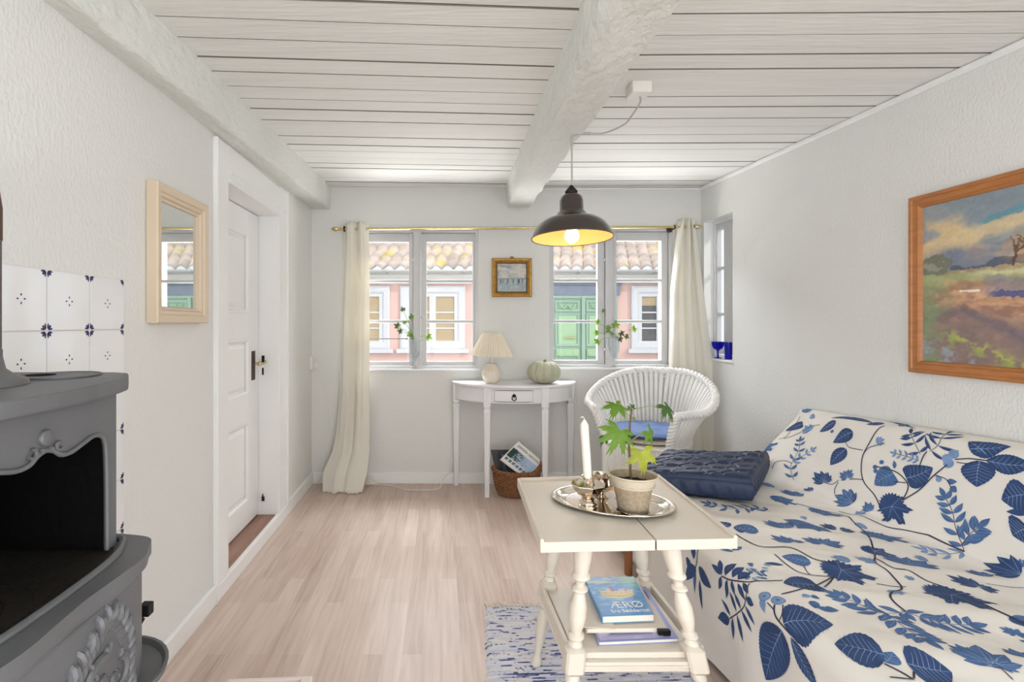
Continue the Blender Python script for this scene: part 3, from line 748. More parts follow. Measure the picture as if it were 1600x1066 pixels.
# ------------------------------------------------------------------ large painting on the right wall
py0, py1, pz0, pz1 = 1.13, 1.992, .957, 1.640
lp = thing('landscape_painting', 'large pine framed landscape oil painting on the right wall above the sofa', 'painting', (XR, 1.56, pz0))
fn = lambda y, z, h: (XR-h, y, z)
m = MB(); frame_rect(m, fn, py0, py1, pz0, pz1, [(0, 0), (0, .022), (.004, .026), (.014, .026), (.017, .022), (.034, .020), (.038, .023), (.044, .018), (.048, .010), (.048, 0)])
build('frame', m, M['pine'], lp, bevel=.0008)
m = MB(); m.box((XR-.004, py0+.02, pz0+.02), (XR, py1-.02, pz1-.02)); build('backing', m, M['giltdark'], lp)
def land(U, V):
    U0, V0 = U, V; U = U0+.030*(fbm(U0*22, V0*26, 41)-.5)+.012*(fbm(U0*70, V0*70, 44)-.5); V = V0+.035*(fbm(U0*20, V0*24, 42)-.5)+.014*(fbm(U0*70, V0*70, 45)-.5)
    n = fbm(U*6, V*9, 1); n2 = fbm(U*26, V*34, 6); n3 = fbm(U*9+V*6, V*20-U*8, 12)
    c = L3(150, 156, 158)*np.ones(U.shape+(1,))
    c = mixc(c, L3(122, 138, 150), sstep(.4, .6, fbm(U*5+V*3, V*9, 21))*.7)
    c = mixc(c, L3(206, 182, 140), sstep(.0, .12, V-.02+.12*n-.10)*sstep(.42, .62, fbm(U*5-V*4+2, V*7+U*2, 33)))
    band = np.exp(-((V-.20+.25*(U-.35))/.055)**2); c = mixc(c, L3(214, 192, 148), sstep(.2, .8, band)*.8)
    c = mixc(c, L3(90, 142, 160), sstep(.5, .9, np.exp(-((V-.135+.3*(U-.4))/.035)**2)*sstep(.12, .34, U)+.25*(n2-.5))*.9)
    c = mixc(c, L3(112, 118, 140), sstep(.24, .33, V)*(1-sstep(.06, .3, np.abs(U-.2)))*.7)
    # ground
    g = L3(190, 150, 116)*np.ones(U.shape+(1,)); g = mixc(g, L3(160, 118, 96), sstep(.4, .65, n3)); g = mixc(g, L3(212, 164, 130), sstep(.55, .7, n2)*.6)
    g = mixc(g, L3(128, 112, 112), sstep(.60, .82, V+.2*(n-.5)-.12*U)*.85)
    g = mixc(g, L3(108, 98, 110), np.exp(-((V-.73-.12*U+.06*np.sin(U*9))/.045)**2)*.8)
    g = mixc(g, L3(130, 148, 112), (1-sstep(.02, .14, U+.25*(n-.5)))*.8)
    d = V-(.80+.55*(U-.05)-.0*U); g = mixc(g, L3(150, 178, 72), np.exp(-(d/.05)**2)*sstep(.05, .14, U)*(.3+.5*n)*sstep(.35, .6, n2)); g = mixc(g, L3(190, 188, 92), np.exp(-((d+.03)/.02)**2)*sstep(.1, .2, U)*.6*sstep(.4, .55, n2))
    g = mixc(g, L3(150, 158, 170), sstep(.03, .09, d)*sstep(.35, .6, n2)*.8)
    gm = sstep(.425, .44, V); c = mixc(c, g, gm)
    c = mixc(c, L3(158, 170, 120), np.exp(-((V-.475)/.035)**2)*(V > .42)*.9); c = mixc(c, L3(204, 200, 160), np.exp(-((V-.455-.03*U)/.014)**2)*sstep(.18, .3, U)*.9)
    hill = (V > .395-.02*np.sin(U*20))&(V < .43)&(U > .14); c = mixc(c, L3(74, 86, 106), hill*.85)
    b = ((U-.06)/.075)**2+((V-.385)/.055)**2+(n2-.5)*1.0; c = mixc(c, L3(112, 116, 96), (b < 1.25)*.9); c = mixc(c, L3(150, 152, 136), ((b < .6) & (n2 > .53))*.7)
    # water and boat
    w = (U > .24+.35*np.abs(V-.545)*6*.5)&(V > .50+.02*np.sin(U*15))&(V < .60+.05*(U-.3)); c = mixc(c, L3(120, 128, 146), w*.6*sstep(.24, .34, U)); c = mixc(c, L3(56, 70, 132), (w&(V > .57))*sstep(.28, .36, U)*.8)
    bt = (np.abs(V0-.562-.03*(U0-.22)) < .006)&(U0 > .18)&(U0 < .27); c = mixc(c, L3(226, 222, 208), bt*1.)
    # tree
    tr = ((U-.44)/.085)**2+((V-.33)/.095)**2+(n2-.5)*1.6; c = mixc(c, L3(176, 138, 100), (1-sstep(.6, 1.3, tr))*.6*sstep(.3, .6, n2))
    r = np.random.default_rng(4)
    for cx_ in (.405, .47):
        c = mixc(c, L3(94, 70, 62), ((np.abs(U-cx_) < .006)&(V > .33)&(V < .44))*1.)
        for k in range(9):
            a = -PI/2+r.uniform(-1.15, 1.15); ln = r.uniform(.05, .10); t = np.clip(((U-cx_)*math.cos(a)+(V-.36)*math.sin(a))/ln, 0, 1)*ln
            dd = np.hypot(U-cx_-t*math.cos(a), V-.36-t*math.sin(a)); c = mixc(c, L3(104, 78, 66), (dd < .0035)*.9)
    st_ = fbm(U0*60+V0*30, V0*50-U0*20, 51)
    return c*(.80+.22*n2[..., None]+.22*st_[..., None])
canvas('canvas', lambda u, v: (XR-.010, py1-.047-(py1-py0-.094)*u, pz1-.047-(pz1-pz0-.094)*v), 300, 200, land, M['paint'], lp)

# ------------------------------------------------------------------ mirror on the left wall
my0, my1, mz0, mz1 = 1.592, 1.943, 1.149, 1.600
mr = thing('wall_mirror', 'rectangular mirror in a cream moulded frame on the left wall beside the door', 'mirror', (XL, (my0+my1)/2, mz0))
fn = lambda y, z, h: (XL+h, y, z)
m = MB(); frame_rect(m, fn, my0, my1, mz0, mz1, [(0, .002), (0, .036), (.004, .040), (.026, .036), (.030, .030), (.040, .030), (.044, .022), (.052, .020), (.055, .014), (.055, .002)])
build('frame', m, M['cream'], mr, bevel=.001)
m = MB(); m.box((XL+.002, my0+.05, mz0+.05), (XL+.014, my1-.05, mz1-.05))
T = Matrix.Translation((XL+.008, my0+.05, 0)) @ Matrix.Rotation(math.radians(0), 4, 'Z') @ Matrix.Translation((-XL-.008, -my0-.05, 0))
m.v = [tuple(T @ Vector(v)) for v in m.v]; build('mirror_glass', m, M['mirror'], mr)

# ------------------------------------------------------------------ tile panel behind the stove
TS = .1442; ty1 = 1.474; tz1 = 1.275
m = MB(); ncol = 8; nrow = 8
m.box((XL, ty1-ncol*TS, tz1-nrow*TS), (XL+.004, ty1, tz1), 1)
def petal(cy, cz, ang, l, w):
    pts = []
    for k in range(10):
        t = 2*PI*k/10; a = l/2*math.cos(t)+l/2*1.15; b = w/2*math.sin(t)
        pts.append((XL+.0066, cy+a*math.cos(ang)-b*math.sin(ang), cz+a*math.sin(ang)+b*math.cos(ang)))
    m.prism(pts, (.0006, 0, 0), 2)
for i in range(ncol):
    for j in range(nrow):
        a = ty1-(i+1)*TS; b = tz1-(j+1)*TS; g = .0016
        m.box((XL, a+g, b+g), (XL+.007, a+TS-g, b+TS-g), 0)
        cy, cz = a+TS/2, b+TS/2
        for k in range(4): petal(cy+.006*math.cos(k*PI/2), cz+.006*math.sin(k*PI/2), k*PI/2, .006, .004)
        for sx_, sz_ in ((0, 0), (1, 0), (0, 1), (1, 1)):
            qy = a+g+.0015 if sx_ == 0 else a+TS-g-.0015; qz = b+g+.0015 if sz_ == 0 else b+TS-g-.0015
            base = {(0, 0): PI/4, (1, 0): 3*PI/4, (0, 1): -PI/4, (1, 1): -3*PI/4}[(sx_, sz_)]
            petal(qy, qz, base, .013, .0075); petal(qy, qz, base+.66, .014, .005); petal(qy, qz, base-.66, .014, .005)
o = build('tile_panel', m, [M['tile'], M['grout'], M['tileblue']], loc=(XL, ty1-ncol*TS/2, tz1-nrow*TS)); tag(o, 'white glazed wall tiles with small blue corner flowers behind the iron stove', 'wall tiles')

# ------------------------------------------------------------------ cast iron stove
YC = .655
st = thing('cast_iron_stove', 'dark grey cast iron stove with an arched open hearth in front of the tiles', 'stove', (-.66, YC, 0))
tp = None
def sym(pts): return [(x, 2*YC-y) for x, y in reversed(pts)]
def slab(mb, half, z0, z1, mi=0, inset=0):
    if half is not tp and len(half) > 4: half = [half[0]]+[(p.x, p.y) for p in smoothline([(x, y, 0) for x, y in half[1:]], 4)]
    full = half+sym(half); mb.prism([(x, y, z0) for x, y in full], (0, 0, z1-z0), mi)
tp = [(-.80, .92), (-.592, .92), (-.56, .905), (-.519, .838), (-.508, .80), (-.497, .73), (-.492, .66)]
m = MB(); slab(m, tp, 1.037, 1.060); build('top_plate', m, M['iron'], st, bevel=.005, bseg=3)
m = MB(); m.lathe([(0, .0605), (.060, .0605), (.060, .062), (0, .062)], (-.64, .845, 1.0), 32); m.lathe([(.0585, .062), (.0585, .0632), (.0605, .0632), (.0605, .062)], (-.64, .845, 1.0), 32, closed=True)
m.lathe([(0, .0622), (.021, .0622), (.021, .0628), (0, .0628)], (-.668, .843, 1.0), 20, 1); build('lid', m, [M['iron'], M['soot']], st, smooth=True, angle=30)
# body: chamfered sides
XF = -.525
m = MB()
def wallseg(a, b, z0, z1, th=.012):
    a = Vector((a[0], a[1])); b = Vector((b[0], b[1])); d = (b-a).normalized(); nrm = Vector((d.y, -d.x))*th
    m.hexa([(a.x, a.y), (b.x, b.y), (b.x-nrm.x, b.y-nrm.y), (a.x-nrm.x, a.y-nrm.y)], z0, z1)
for sgn in (1, -1):
    q = lambda y: YC+sgn*(y-YC)
    pts = [(XF, q(.816)), (-.56, q(.868)), (-.79, q(.885))]
    for a, b in ((pts[0], pts[1]), (pts[1], pts[2])):
        m.hexa([a, b, (b[0], b[1]-sgn*.012), (a[0]-.006, a[1]-sgn*.012)] if sgn > 0 else [a, (a[0]-.006, a[1]+.012), (b[0], b[1]+.012), b], .79, 1.04)
m.box((-.80, 2*YC-.885, .79), (-.785, .885, 1.04))
op_ = [(.655, .9835), (.6686, .9800), (.681, .9718), (.6994, .9700), (.7251, .976), (.7495, .9814), (.768, .9775), (.779, .9656), (.7835, .931), (.785, .860), (.785, .797)]
half = [(y, z) for y, z in op_]; full = [(2*YC-y, z) for y, z in reversed(half[1:])]+half
sm = smoothline([(y, z, 0) for y, z in full], 5); outl = [(p.x, p.y) for p in sm]
# front plate with the shaped opening
rows_o = []; rows_i = []
for y, z in outl:
    rows_i.append((y, z))
    # project outward to the plate border
    dy, dz = y-YC, z-.88
    if abs(dy)/.161 > max(dz, 0)/.157: t = .161/abs(dy); rows_o.append((YC+dy*t, min(max(.88+dz*t, .79), 1.04)))
    else: t = .157/dz; rows_o.append((YC+dy*t, .88+dz*t))
rows_o[0] = (YC-.161, .79); rows_o[-1] = (YC+.161, .79)
bow = lambda y: XF+.010*(1-((y-YC)/.161)**2)
R4 = [[(bow(y)-.003, y, z) for y, z in rows_i], [(bow(y), y, z) for y, z in rows_i], [(bow(y), y, z) for y, z in rows_o], [(bow(y)-.012, y, z) for y, z in rows_o]]
m.grid(R4, closeu=True)
build('hearth_body', m, M['iron'], st)
m = MB(); m.box((-.783, .45, .80), (-.775, .86, 1.035)); m.box((-.78, .850, .80), (-.60, .860, 1.035)); m.box((-.78, .450, .80), (-.60, .460, 1.035)); m.box((-.78, .46, 1.02), (-.567, .85, 1.03))
for sgn in (1, -1):
    q = lambda y: YC+sgn*(y-YC)
    jy = [(y, z) for y, z in full if (y-YC)*sgn > .11 and z < .975]
    m.box((-.70, q(.800), .797), (XF-.012, q(.787), 1.02)); m.box((-.71, q(.858), .797), (-.70, q(.787), 1.02))
rr_ = [(bow(y)-.0032, y, z) for y, z in rows_i]; m.grid([rr_, [(x-.05, YC+(y-YC)*1.03, min(z+.02, 1.02)) for x, y, z in rr_]])
build('hearth_lining', m, M['soot'], st)
m = MB(); r_ = [Vector((bow(y)+.002, y, z)) for y, z in outl]; m.tube(r_, .0034, 8)
cx = XF+.014
m.lathe([(0, 0), (.0105, 0), (.0105, .004), (.0085, .006), (0, .0055)], (XF+.010, YC, 1.0005), 20, axis=(1, 0, 0))
for s_ in (1, -1):
    sp = []
    for k in range(18):
        t = k/17; a = -2.6+t*4.6; rr = .0078*(1-.62*t); sp.append((cx-.001, YC+s_*(.0215+rr*math.cos(a)*-1), .986+rr*math.sin(a)))
    m.tube([(cx-.001, YC+s_*.004, .985), (cx-.001, YC+s_*.011, .984)]+[], .003, 6)
    m.tube(sp, .0026, 6)
build('scroll_moulding', m, M['iron'], st, smooth=True, angle=60)
# hearth shelf
hs = [(-.80, .872), (-.545, .862), (-.50, .852), (-.481, .838), (-.472, .815), (-.459, .785), (-.455, .75), (-.458, .71), (-.461, .66)]
m = MB(); slab(m, hs, .770, .790); slab(m, [(x-.012 if x > -.7 else x, y-.01) for x, y in hs], .755, .771); build('shelf_plate', m, M['iron'], st, bevel=.005, bseg=3)
hs2 = [(-.60, .845), (-.535, .838), (-.515, .815), (-.500, .775), (-.494, .73), (-.492, .66)]
m = MB(); pl = hs2+sym(hs2); pp = smoothline([(x, y, .793) for x, y in pl], 4); m.tube(pp, .0055, 8); build('shelf_bead', m, M['iron'], st, smooth=True)
m = MB(); slab(m, [(-.78, .845), (-.54, .835), (-.50, .77), (-.497, .66)], .789, .7925)
for rr in (.03, .055, .085): m.lathe([(rr-.0012, .7925), (rr-.0012, .7937), (rr+.0012, .7937), (rr+.0012, .7925)], (-.59, .60, 0), 40, closed=True)
build('hearth_plate', m, M['soot_plate'], st)
# lower body
lb = [(-.80, .855), (-.56, .852), (-.505, .838), (-.482, .812), (-.473, .77), (-.469, .66)]
m = MB(); slab(m, lb, .10, .757); build('lower_body', m, M['iron'], st, bevel=.008, bseg=3)
m = MB(); slab(m, [(-.80, .875), (-.54, .868), (-.47, .83), (-.452, .76), (-.448, .66)], .55, .572); build('waist_moulding', m, M['iron'], st, bevel=.006, bseg=3); m = MB(); slab(m, [(-.80, .875), (-.54, .868), (-.47, .83), (-.452, .76), (-.448, .66)], .07, .10); build('base_moulding', m, M['iron'], st, bevel=.006, bseg=3)
m = MB()
m.lathe([(0, 0), (.085, 0), (.098, .006), (.10, .016), (.095, .016), (.09, .008), (0, .006)], (-.545, .80, .578), 32); build('ash_tray', m, M['iron'], st, smooth=True)
for yy in (.47, .84):
    for xx in (-.77, -.50):
        m = MB(); m.lathe([(.012, 0), (.022, .01), (.016, .03), (.02, .055), (.028, .075)], (xx, yy, 0), 12); build('foot', m, M['iron'], st, smooth=True)
m = MB(); m.box((-.503, .840, .660), (-.487, .856, .679)); m.tube([(-.50, .84, .661), (-.499, .846, .654), (-.503, .838, .644)], .003, 6); build('damper_knob', m, M['black'], st, bevel=.0015)
# acanthus relief
m = MB(); r = random.Random(3)
bw = lambda y: -.470-.006*abs((y-YC)/.16)**2*2
def blob(y, z, a, l, w, h=.007):
    R = Matrix.Rotation(a, 3, 'X'); m.ball((bw(y)+.001, y, z), 1, 8, sc=(h, l, w), R=R)
arc = [(.575, .640), (.600, .668), (.622, .690), (.648, .705), (.672, .722), (.70, .738), (.722, .738), (.742, .722), (.757, .700), (.766, .676), (.768, .650), (.764, .625), (.770, .600)]
sa = smoothline([(y, z, 0) for y, z in arc], 3)
for k, p in enumerate(sa):
    q = sa[min(k+1, len(sa)-1)]-sa[max(k-1, 0)]; a = math.atan2(q.y, q.x)
    (blob(p.x, p.y, a*.35+1.35+.25*math.sin(k*2), .0155, .0055, .010) if k % 2 == 0 else blob(p.x, p.y-.004, a*.35+1.2, .010, .005, .007)); blob(p.x+.010*math.sin(a), p.y-.016, a+.9, .013, .007, .006)
for cy_, cz_, r0, tt in ((.690, .655, .034, 1), (.730, .640, .026, -1), (.625, .615, .036, 1), (.655, .600, .022, -1), (.735, .590, .022, 1)):
    sp = []
    for k in range(22):
        t = k/21; a = tt*(t*5.6)+1.2; rr = r0*(1-.8*t); sp.append((bw(cy_)+.003, cy_+rr*math.cos(a), cz_+rr*math.sin(a)))
    m.tube(sp, [.0065*(1-.5*k/21) for k in range(22)], 7)
    for k in range(7):
        a = tt*k*.8+1.2; blob(cy_+r0*1.12*math.cos(a), cz_+r0*1.12*math.sin(a), a, .009, .004)
for k in range(16): blob(r.uniform(.60, .76), r.uniform(.585, .70), r.uniform(0, 3), .011, .005, .006)
build('leaf_relief', m, M['iron'], st, smooth=True)
# flue
fp = thing('stove_pipe', 'dark stove pipe with a flared collar rising from the stove top', 'stove pipe', (-.69, .70, 1.06))
m = MB(); m.lathe([(.094, 0), (.092, .006), (.078, .012), (.066, .022), (.0625, .04), (.0625, .05), (0, .05)], (-.69, .70, 1.0605), 36); build('collar', m, M['iron'], fp, smooth=True, angle=50)
m = MB(); pth = [(-.69, .70, 1.09), (-.69, .70, 1.18), (-.69, .70, 1.275)]
m.tube(pth, .0615, 28); build('pipe', m, M['pipe'], fp, smooth=True, angle=50)
m = MB(); pth = [(-.69, .70, 1.27)]+[(-.69-.062*(1-math.cos(t)), .70, 1.315+.0*t+.045*math.sin(t)-.0) for t in np.linspace(0, PI/2, 8)]+[(-.80, .70, 1.36), (-.922, .70, 1.36)]
m.tube(pth, .0625, 28); build('elbow', m, M['rust'], fp, smooth=True, angle=50)

# low crate at the bottom of the view
cr = thing('low_crate', 'low pale edged box with reddish brown inside on the floor by the stove', 'box', (-.47, 1.27, 0))
m = MB(); cx0, cx1, cy0, cy1 = -.60, -.365, 1.10, 1.432
T = Matrix.Translation((-.365, 1.432, 0)) @ Matrix.Rotation(math.radians(3.0), 4, 'Z') @ Matrix.Translation((.365, -1.432, 0))
for a, b in (((cx0+.012, cy0), (cx1-.03, cy0+.012)), ((cx0+.012, cy1-.012), (cx1-.03, cy1)), ((cx0, cy0), (cx0+.012, cy1)), ((cx1-.03, cy0), (cx1, cy1))): m.box((a[0], a[1], 0), (b[0], b[1], .15), T=T)
build('side_boards', m, M['crate'], cr, bevel=.002)
m = MB(); m.box((cx0+.013, cy0+.013, .002), (cx1-.031, cy1-.013, .135), T=T); build('inner_boards', m, M['cratein'], cr)
# ------------------------------------------------------------------ pendant lamp
YL = 2.09
lx = XB(893.5, YL); zrim = 1.499
pl_ = thing('pendant_lamp', 'dark enamel pendant lamp with a warm lit bulb hooked to the ceiling beam', 'lamp', (lx, YL, zrim))
out = [(.164, 0), (.163, .006), (.152, .034), (.134, .060), (.108, .078), (.078, .088), (.064, .094), (.058, .106), (.050, .112), (.048, .118), (.0475, .155), (.043, .172), (.030, .184), (.018, .188), (.018, .192)]
inn = [(.161, .001), (.149, .034), (.131, .058), (.106, .075), (.076, .085), (.055, .092), (.0, .10)]
LAX = (0, .045, 1)
m = MB(); m.lathe(out, (lx, YL, zrim), 64, axis=LAX); b0 = len(m.f)-1
m.f.pop(); m.m.pop(); m.f.pop(); m.m.pop()
m.lathe(inn[::-1], (lx, YL, zrim), 64, 1, axis=LAX); m.f.pop(); m.m.pop()
m.lathe([(.161, .001), (.1655, -.001), (.167, .002), (.1655, .005), (.163, .006)], (lx, YL, zrim), 64, axis=LAX); m.f.pop(); m.m.pop(); m.f.pop(); m.m.pop()
build('lamp_shade', m, [M['enamel'], M['inner']], pl_, smooth=True, angle=70)
m = MB(); m.lathe([(.024, .188), (.026, .196), (.020, .204), (.012, .212), (.006, .222), (0, .223)], (lx, YL+.008, zrim), 20); build('lamp_holder', m, M['black'], pl_, smooth=True, angle=50)
bz = zrim+.010
m = MB(); m.lathe([(.019, .05), (.019, .099)], (lx, YL, zrim), 16); build('socket', m, M['black'], pl_, smooth=True, angle=50)
m = MB(); m.lathe([(0, -.030), (.014, -.027), (.025, -.017), (.0295, 0), (.026, .015), (.018, .030), (.013, .042), (.013, .052)], (lx, YL, bz), 24); build('bulb', m, M['bulb'], pl_, smooth=True, angle=180)
d = bpy.data.lights.new('bulb_light', 'POINT'); d.energy = 1.05; d.color = (1, .60, .26); d.shadow_soft_size = .02
o = bpy.data.objects.new('bulb_light', d); COL.objects.link(o); o.location = (lx, YL, bz-.045)
zh = ZB(209, YL)
m = MB(); m.tube([(lx, YL, zrim+.22), (lx, YL, zh-.03)], .0035, 8)
hk = smoothline([(lx, YL, zh-.05), (lx, YL, zh-.02), (lx+.006, YL, zh-.005), (lx+.02, YL, zh), (lx+.075, YL-.01, zh-.002)], 6); m.tube(hk, .006, 8)
bx, by_, bz_ = .758, 1.945, 2.022
crv = smoothline([(lx+.07, YL-.01, zh-.002), (lx+.13, YL-.02, zh-.004), (lx+.19, 2.02, zh+.01), (bx-.01, 1.985, 1.965), (bx+.012, 1.96, 2.005), (bx+.004, by_, bz_+.004)], 8); m.tube(crv, .0035, 8)
build('cord', m, M['greycord'], pl_, smooth=True)
m = MB(); m.tube([(lx+.028, YL, zh+.002), (lx+.028, YL, zh+.03)], .003, 6); build('hook', m, M['darkmetal'], pl_)
m = MB(); m.box((bx-.038, by_-.038, bz_), (bx+.038, by_+.038, 2.067)); o = build('ceiling_outlet', m, M['plastic'], bevel=.006, bseg=3); tag(o, 'square off-white ceiling outlet box feeding the pendant cord', 'outlet box')

# ------------------------------------------------------------------ console table
CXc = XB(801.5, 3.6); Yc0 = 3.612; ZT = .742
ct = thing('console_table', 'white half-moon console table with a small drawer between the windows', 'table', (CXc, 3.45, 0))
def halfmoon(a, b, n=40, y0=Yc0): return [(CXc+a*math.cos(t), y0-b*math.sin(t)) for t in np.linspace(0, PI, n)]
m = MB(); m.prism([(x, y, ZT-.018) for x, y in halfmoon(.440, .345)], (0, 0, .018)); build('tabletop', m, M['console'], ct, bevel=.005, bseg=3)
m = MB(); hm = halfmoon(.412, .318, 48); hi = halfmoon(.396, .302, 48)
m.grid([[(x, y, ZT-.118) for x, y in hm], [(x, y, ZT-.017) for x, y in hm], [(x, y, ZT-.017) for x, y in hi], [(x, y, ZT-.118) for x, y in hi]], closeu=True, flip=True)
for q in (hm[0], hm[-1]): pass
for a in (.412,):
    pts = [(x, y) for x, y in halfmoon(.416, .322, 60)]
    for z in (ZT-.116, ZT-.024):
        m.tube([(x, y, z) for x, y in pts], .0035, 6)
build('apron', m, M['console'], ct, smooth=True, angle=40)
def angp(t, a=.412, b=.318): return Vector((CXc+a*math.cos(t), Yc0-b*math.sin(t), 0))
tl, trr = PI/2+.47*1.05, PI/2-.47*.95
for t, back in ((PI/2+.541, False), (PI/2-.433, False), (PI-.07, True), (.07, True)):
    p = angp(t, .405, .312); m = MB(); w0, w1 = .020, .014
    if back: p = Vector((p.x, Yc0-.022, 0))
    rows = []
    for z, w in ((0, w1), (.58, w0+.001), (.583, w0-.004), (.595, w0-.004), (.598, w0+.003), (ZT-.018, w0+.003)):
        rows.append([(p.x-w, p.y-w, z), (p.x+w, p.y-w, z), (p.x+w, p.y+w, z), (p.x-w, p.y+w, z)])
    m.grid(rows, closev=True); m.f.append((3, 2, 1, 0)); m.m.append(0)
    for k in (-1, 0, 1):
        m.tube([(p.x+k*.011*.75, p.y-w1-.0005, .03), (p.x+k*.011, p.y-w0-.001, .56)], .0032, 6); m.tube([(p.x+k*.011, p.y-w0-.003, .61), (p.x+k*.011, p.y-w0-.003, ZT-.03)], .003, 6)
    build('leg', m, M['console'], ct)
ydr = Yc0-.318
x0, x1, z0, z1 = XB(773.5, 3.29), XB(833, 3.29), ZB(628, 3.29), ZB(611.5, 3.29)
m = MB(); n_ = 12; A = []
xs = np.linspace(x0, x1, n_); yf = lambda x: Yc0-.318*math.sqrt(max(0, 1-((x-CXc)/.412)**2))
m.grid([[(x, yf(x)-.0045, z0) for x in xs], [(x, yf(x)-.0045, z1) for x in xs], [(x, yf(x)+.01, z1) for x in xs], [(x, yf(x)+.01, z0) for x in xs]], closeu=True)
dr = build('drawer', m, M['console'], ct)
m = MB(); e = .003; loop = [(x, yf(x)-.0012, z0-e) for x in xs]+[(x, yf(x)-.0012, z1+e) for x in xs[::-1]]; m.tube(loop, .0022, 6, closed=True); build('gap_line', m, M['groove'], dr)
xm = (x0+x1)/2; ym = yf(xm)-.006; zm = ZB(621, 3.29)
m = MB(); m.prism([(xm+a, ym, zm+.004+b) for a, b in ((0, .020), (.013, .008), (.011, 0), (0, -.006), (-.011, 0), (-.013, .008))], (0, -.003, 0)); m.tube([(xm+.014*math.cos(t), ym-.006, zm-.007+.014*math.sin(t)) for t in np.linspace(0, 2*PI, 20)[:-1]], .0028, 8, closed=True); build('ring_pull', m, M['black'], dr)

# ------------------------------------------------------------------ table lamp on the console
LX, LY = XB(768, 3.44), 3.44; Z0 = ZT+.0005
tl_ = thing('table_lamp', 'small table lamp with pleated cream shade and ribbed ceramic base on the console', 'lamp', (LX, LY, Z0))
m = MB(); m.lathe([(.036, 0), (.042, .004), (.058, .030), (.065, .055), (.062, .080), (.048, .104), (.034, .116), (.031, .124), (.036, .130)], (LX, LY, Z0), 80, mod=lambda th, i: 1+.035*abs(math.cos(10*th))*(1 if 1 < i < 6 else 0)); build('lamp_base', m, M['ceramic'], tl_, smooth=True, angle=60)
m = MB(); m.lathe([(.033, .1305), (.033, .134), (0, .134)], (LX, LY, Z0), 20); m.lathe([(.012, .134), (.014, .15), (.014, .176), (.006, .18), (0, .18)], (LX, LY, Z0), 16); build('socket', m, M['plastic'], tl_, smooth=True, angle=50)
m = MB(); sh = []
ax = Vector((.04, 0, 1)).normalized()
prof = [(.146, .184), (.140, .192), (.104, .262), (.064, .338)]
m.lathe(prof, (LX-.008, LY, Z0), 192, mod=lambda th, i: 1+.055*(abs(((th/(2*PI)*48+.15*math.sin(th*5)) % 1)-.5)*4-1)*(1.15 if i == 0 else .8), axis=ax); m.f.pop(); m.f.pop(); m.m.pop(); m.m.pop()
build('lamp_shade', m, M['pleat'], tl_, solid=.0012)
m = MB(); m.lathe([(.003, .18), (.003, .30), (.0, .30)], (LX-.008, LY, Z0), 8, axis=ax)
for k in range(3): m.tube([(LX-.008, LY, Z0+.300), (LX-.008+.07*math.cos(k*2.1), LY+.07*math.sin(k*2.1), Z0+.325)], .0015, 5)
build('shade_carrier', m, M['brass'], tl_)

# pumpkin
PX, PY = XB(850, 3.42), 3.42
pk = thing('pumpkin', 'ribbed grey-green pumpkin on the console table', 'pumpkin', (PX, PY, Z0))
m = MB(); prof = []
for i in range(25):
    ph = PI*i/24; r = math.sin(ph)**.8*.112; h = .077-.078*math.cos(ph)*(1 if ph < PI/2 else 1)
    if i > 20: h -= .010*(i-20)/4*1.3
    prof.append((max(r, .0), h))
m.lathe(prof, (PX, PY, Z0), 132, mod=lambda th, i: .86+.14*abs(math.sin(5.5*th+.5))**.45)
build('pumpkin_body', m, M['pumpkin'], pk, smooth=True, angle=180)
m = MB(); m.tube([(PX, PY, Z0+.130), (PX+.003, PY, Z0+.146), (PX+.012, PY-.004, Z0+.157)], [.012, .008, .009], 8); build('stalk', m, M['stalk'], pk, smooth=True)

# ------------------------------------------------------------------ basket with magazines
BX, BY = XB(807, 3.38), 3.38
bk = thing('wicker_basket', 'oval brown wicker basket on the floor under the console table', 'basket', (BX, BY, 0))
m = MB(); R0, R1, Hh = .118, .152, .155; sy_ = .66; ns = 22
for k in range(17):
    t = k/16; z = .008+Hh*t; rr = R0+(R1-R0)*t+.010*math.sin(PI*t)
    pts = []
    for j in range(132):
        th = 2*PI*j/132; w = .0045*math.cos(ns*th+(PI if k % 2 else 0)); pts.append((BX+(rr+w)*math.cos(th), BY+(rr+w)*math.sin(th)*sy_, z))
    m.tube(pts, .0054, 6, closed=True)
m.lathe([(0, .004), (R0, .004), (R0, .010), (0, .010)], (BX, BY, 0), 40, sy=sy_)
build('woven_side', m, M['wicker_brown'], bk, smooth=True)
m = MB()
for ph in (0, PI):
    pts = []
    for j in range(200):
        th = 2*PI*j/200; a = 20*th+ph; rr = R1+.004+.008*math.cos(a); pts.append((BX+rr*math.cos(th), BY+rr*math.sin(th)*sy_, .165+.008*math.sin(a)+.014*abs(math.cos(th))**6))
    m.tube(pts, .0075, 7, closed=True)
build('braided_rim', m, M['wicker_brown'], bk, smooth=True)
m = MB()
for s_ in (1,):
    for q in range(3):
        m.tube(smoothline([(BX+s_*(R1-.05), BY-.075+q*.006, .165), (BX+s_*(R1+.002), BY-.05+q*.008, .205+.006*q), (BX+s_*(R1+.008), BY+.0+q*.004, .215+.004*q), (BX+s_*(R1-.01), BY+.06, .165)], 8), .006, 7)
build('handle', m, M['wicker_brown'], bk, smooth=True)
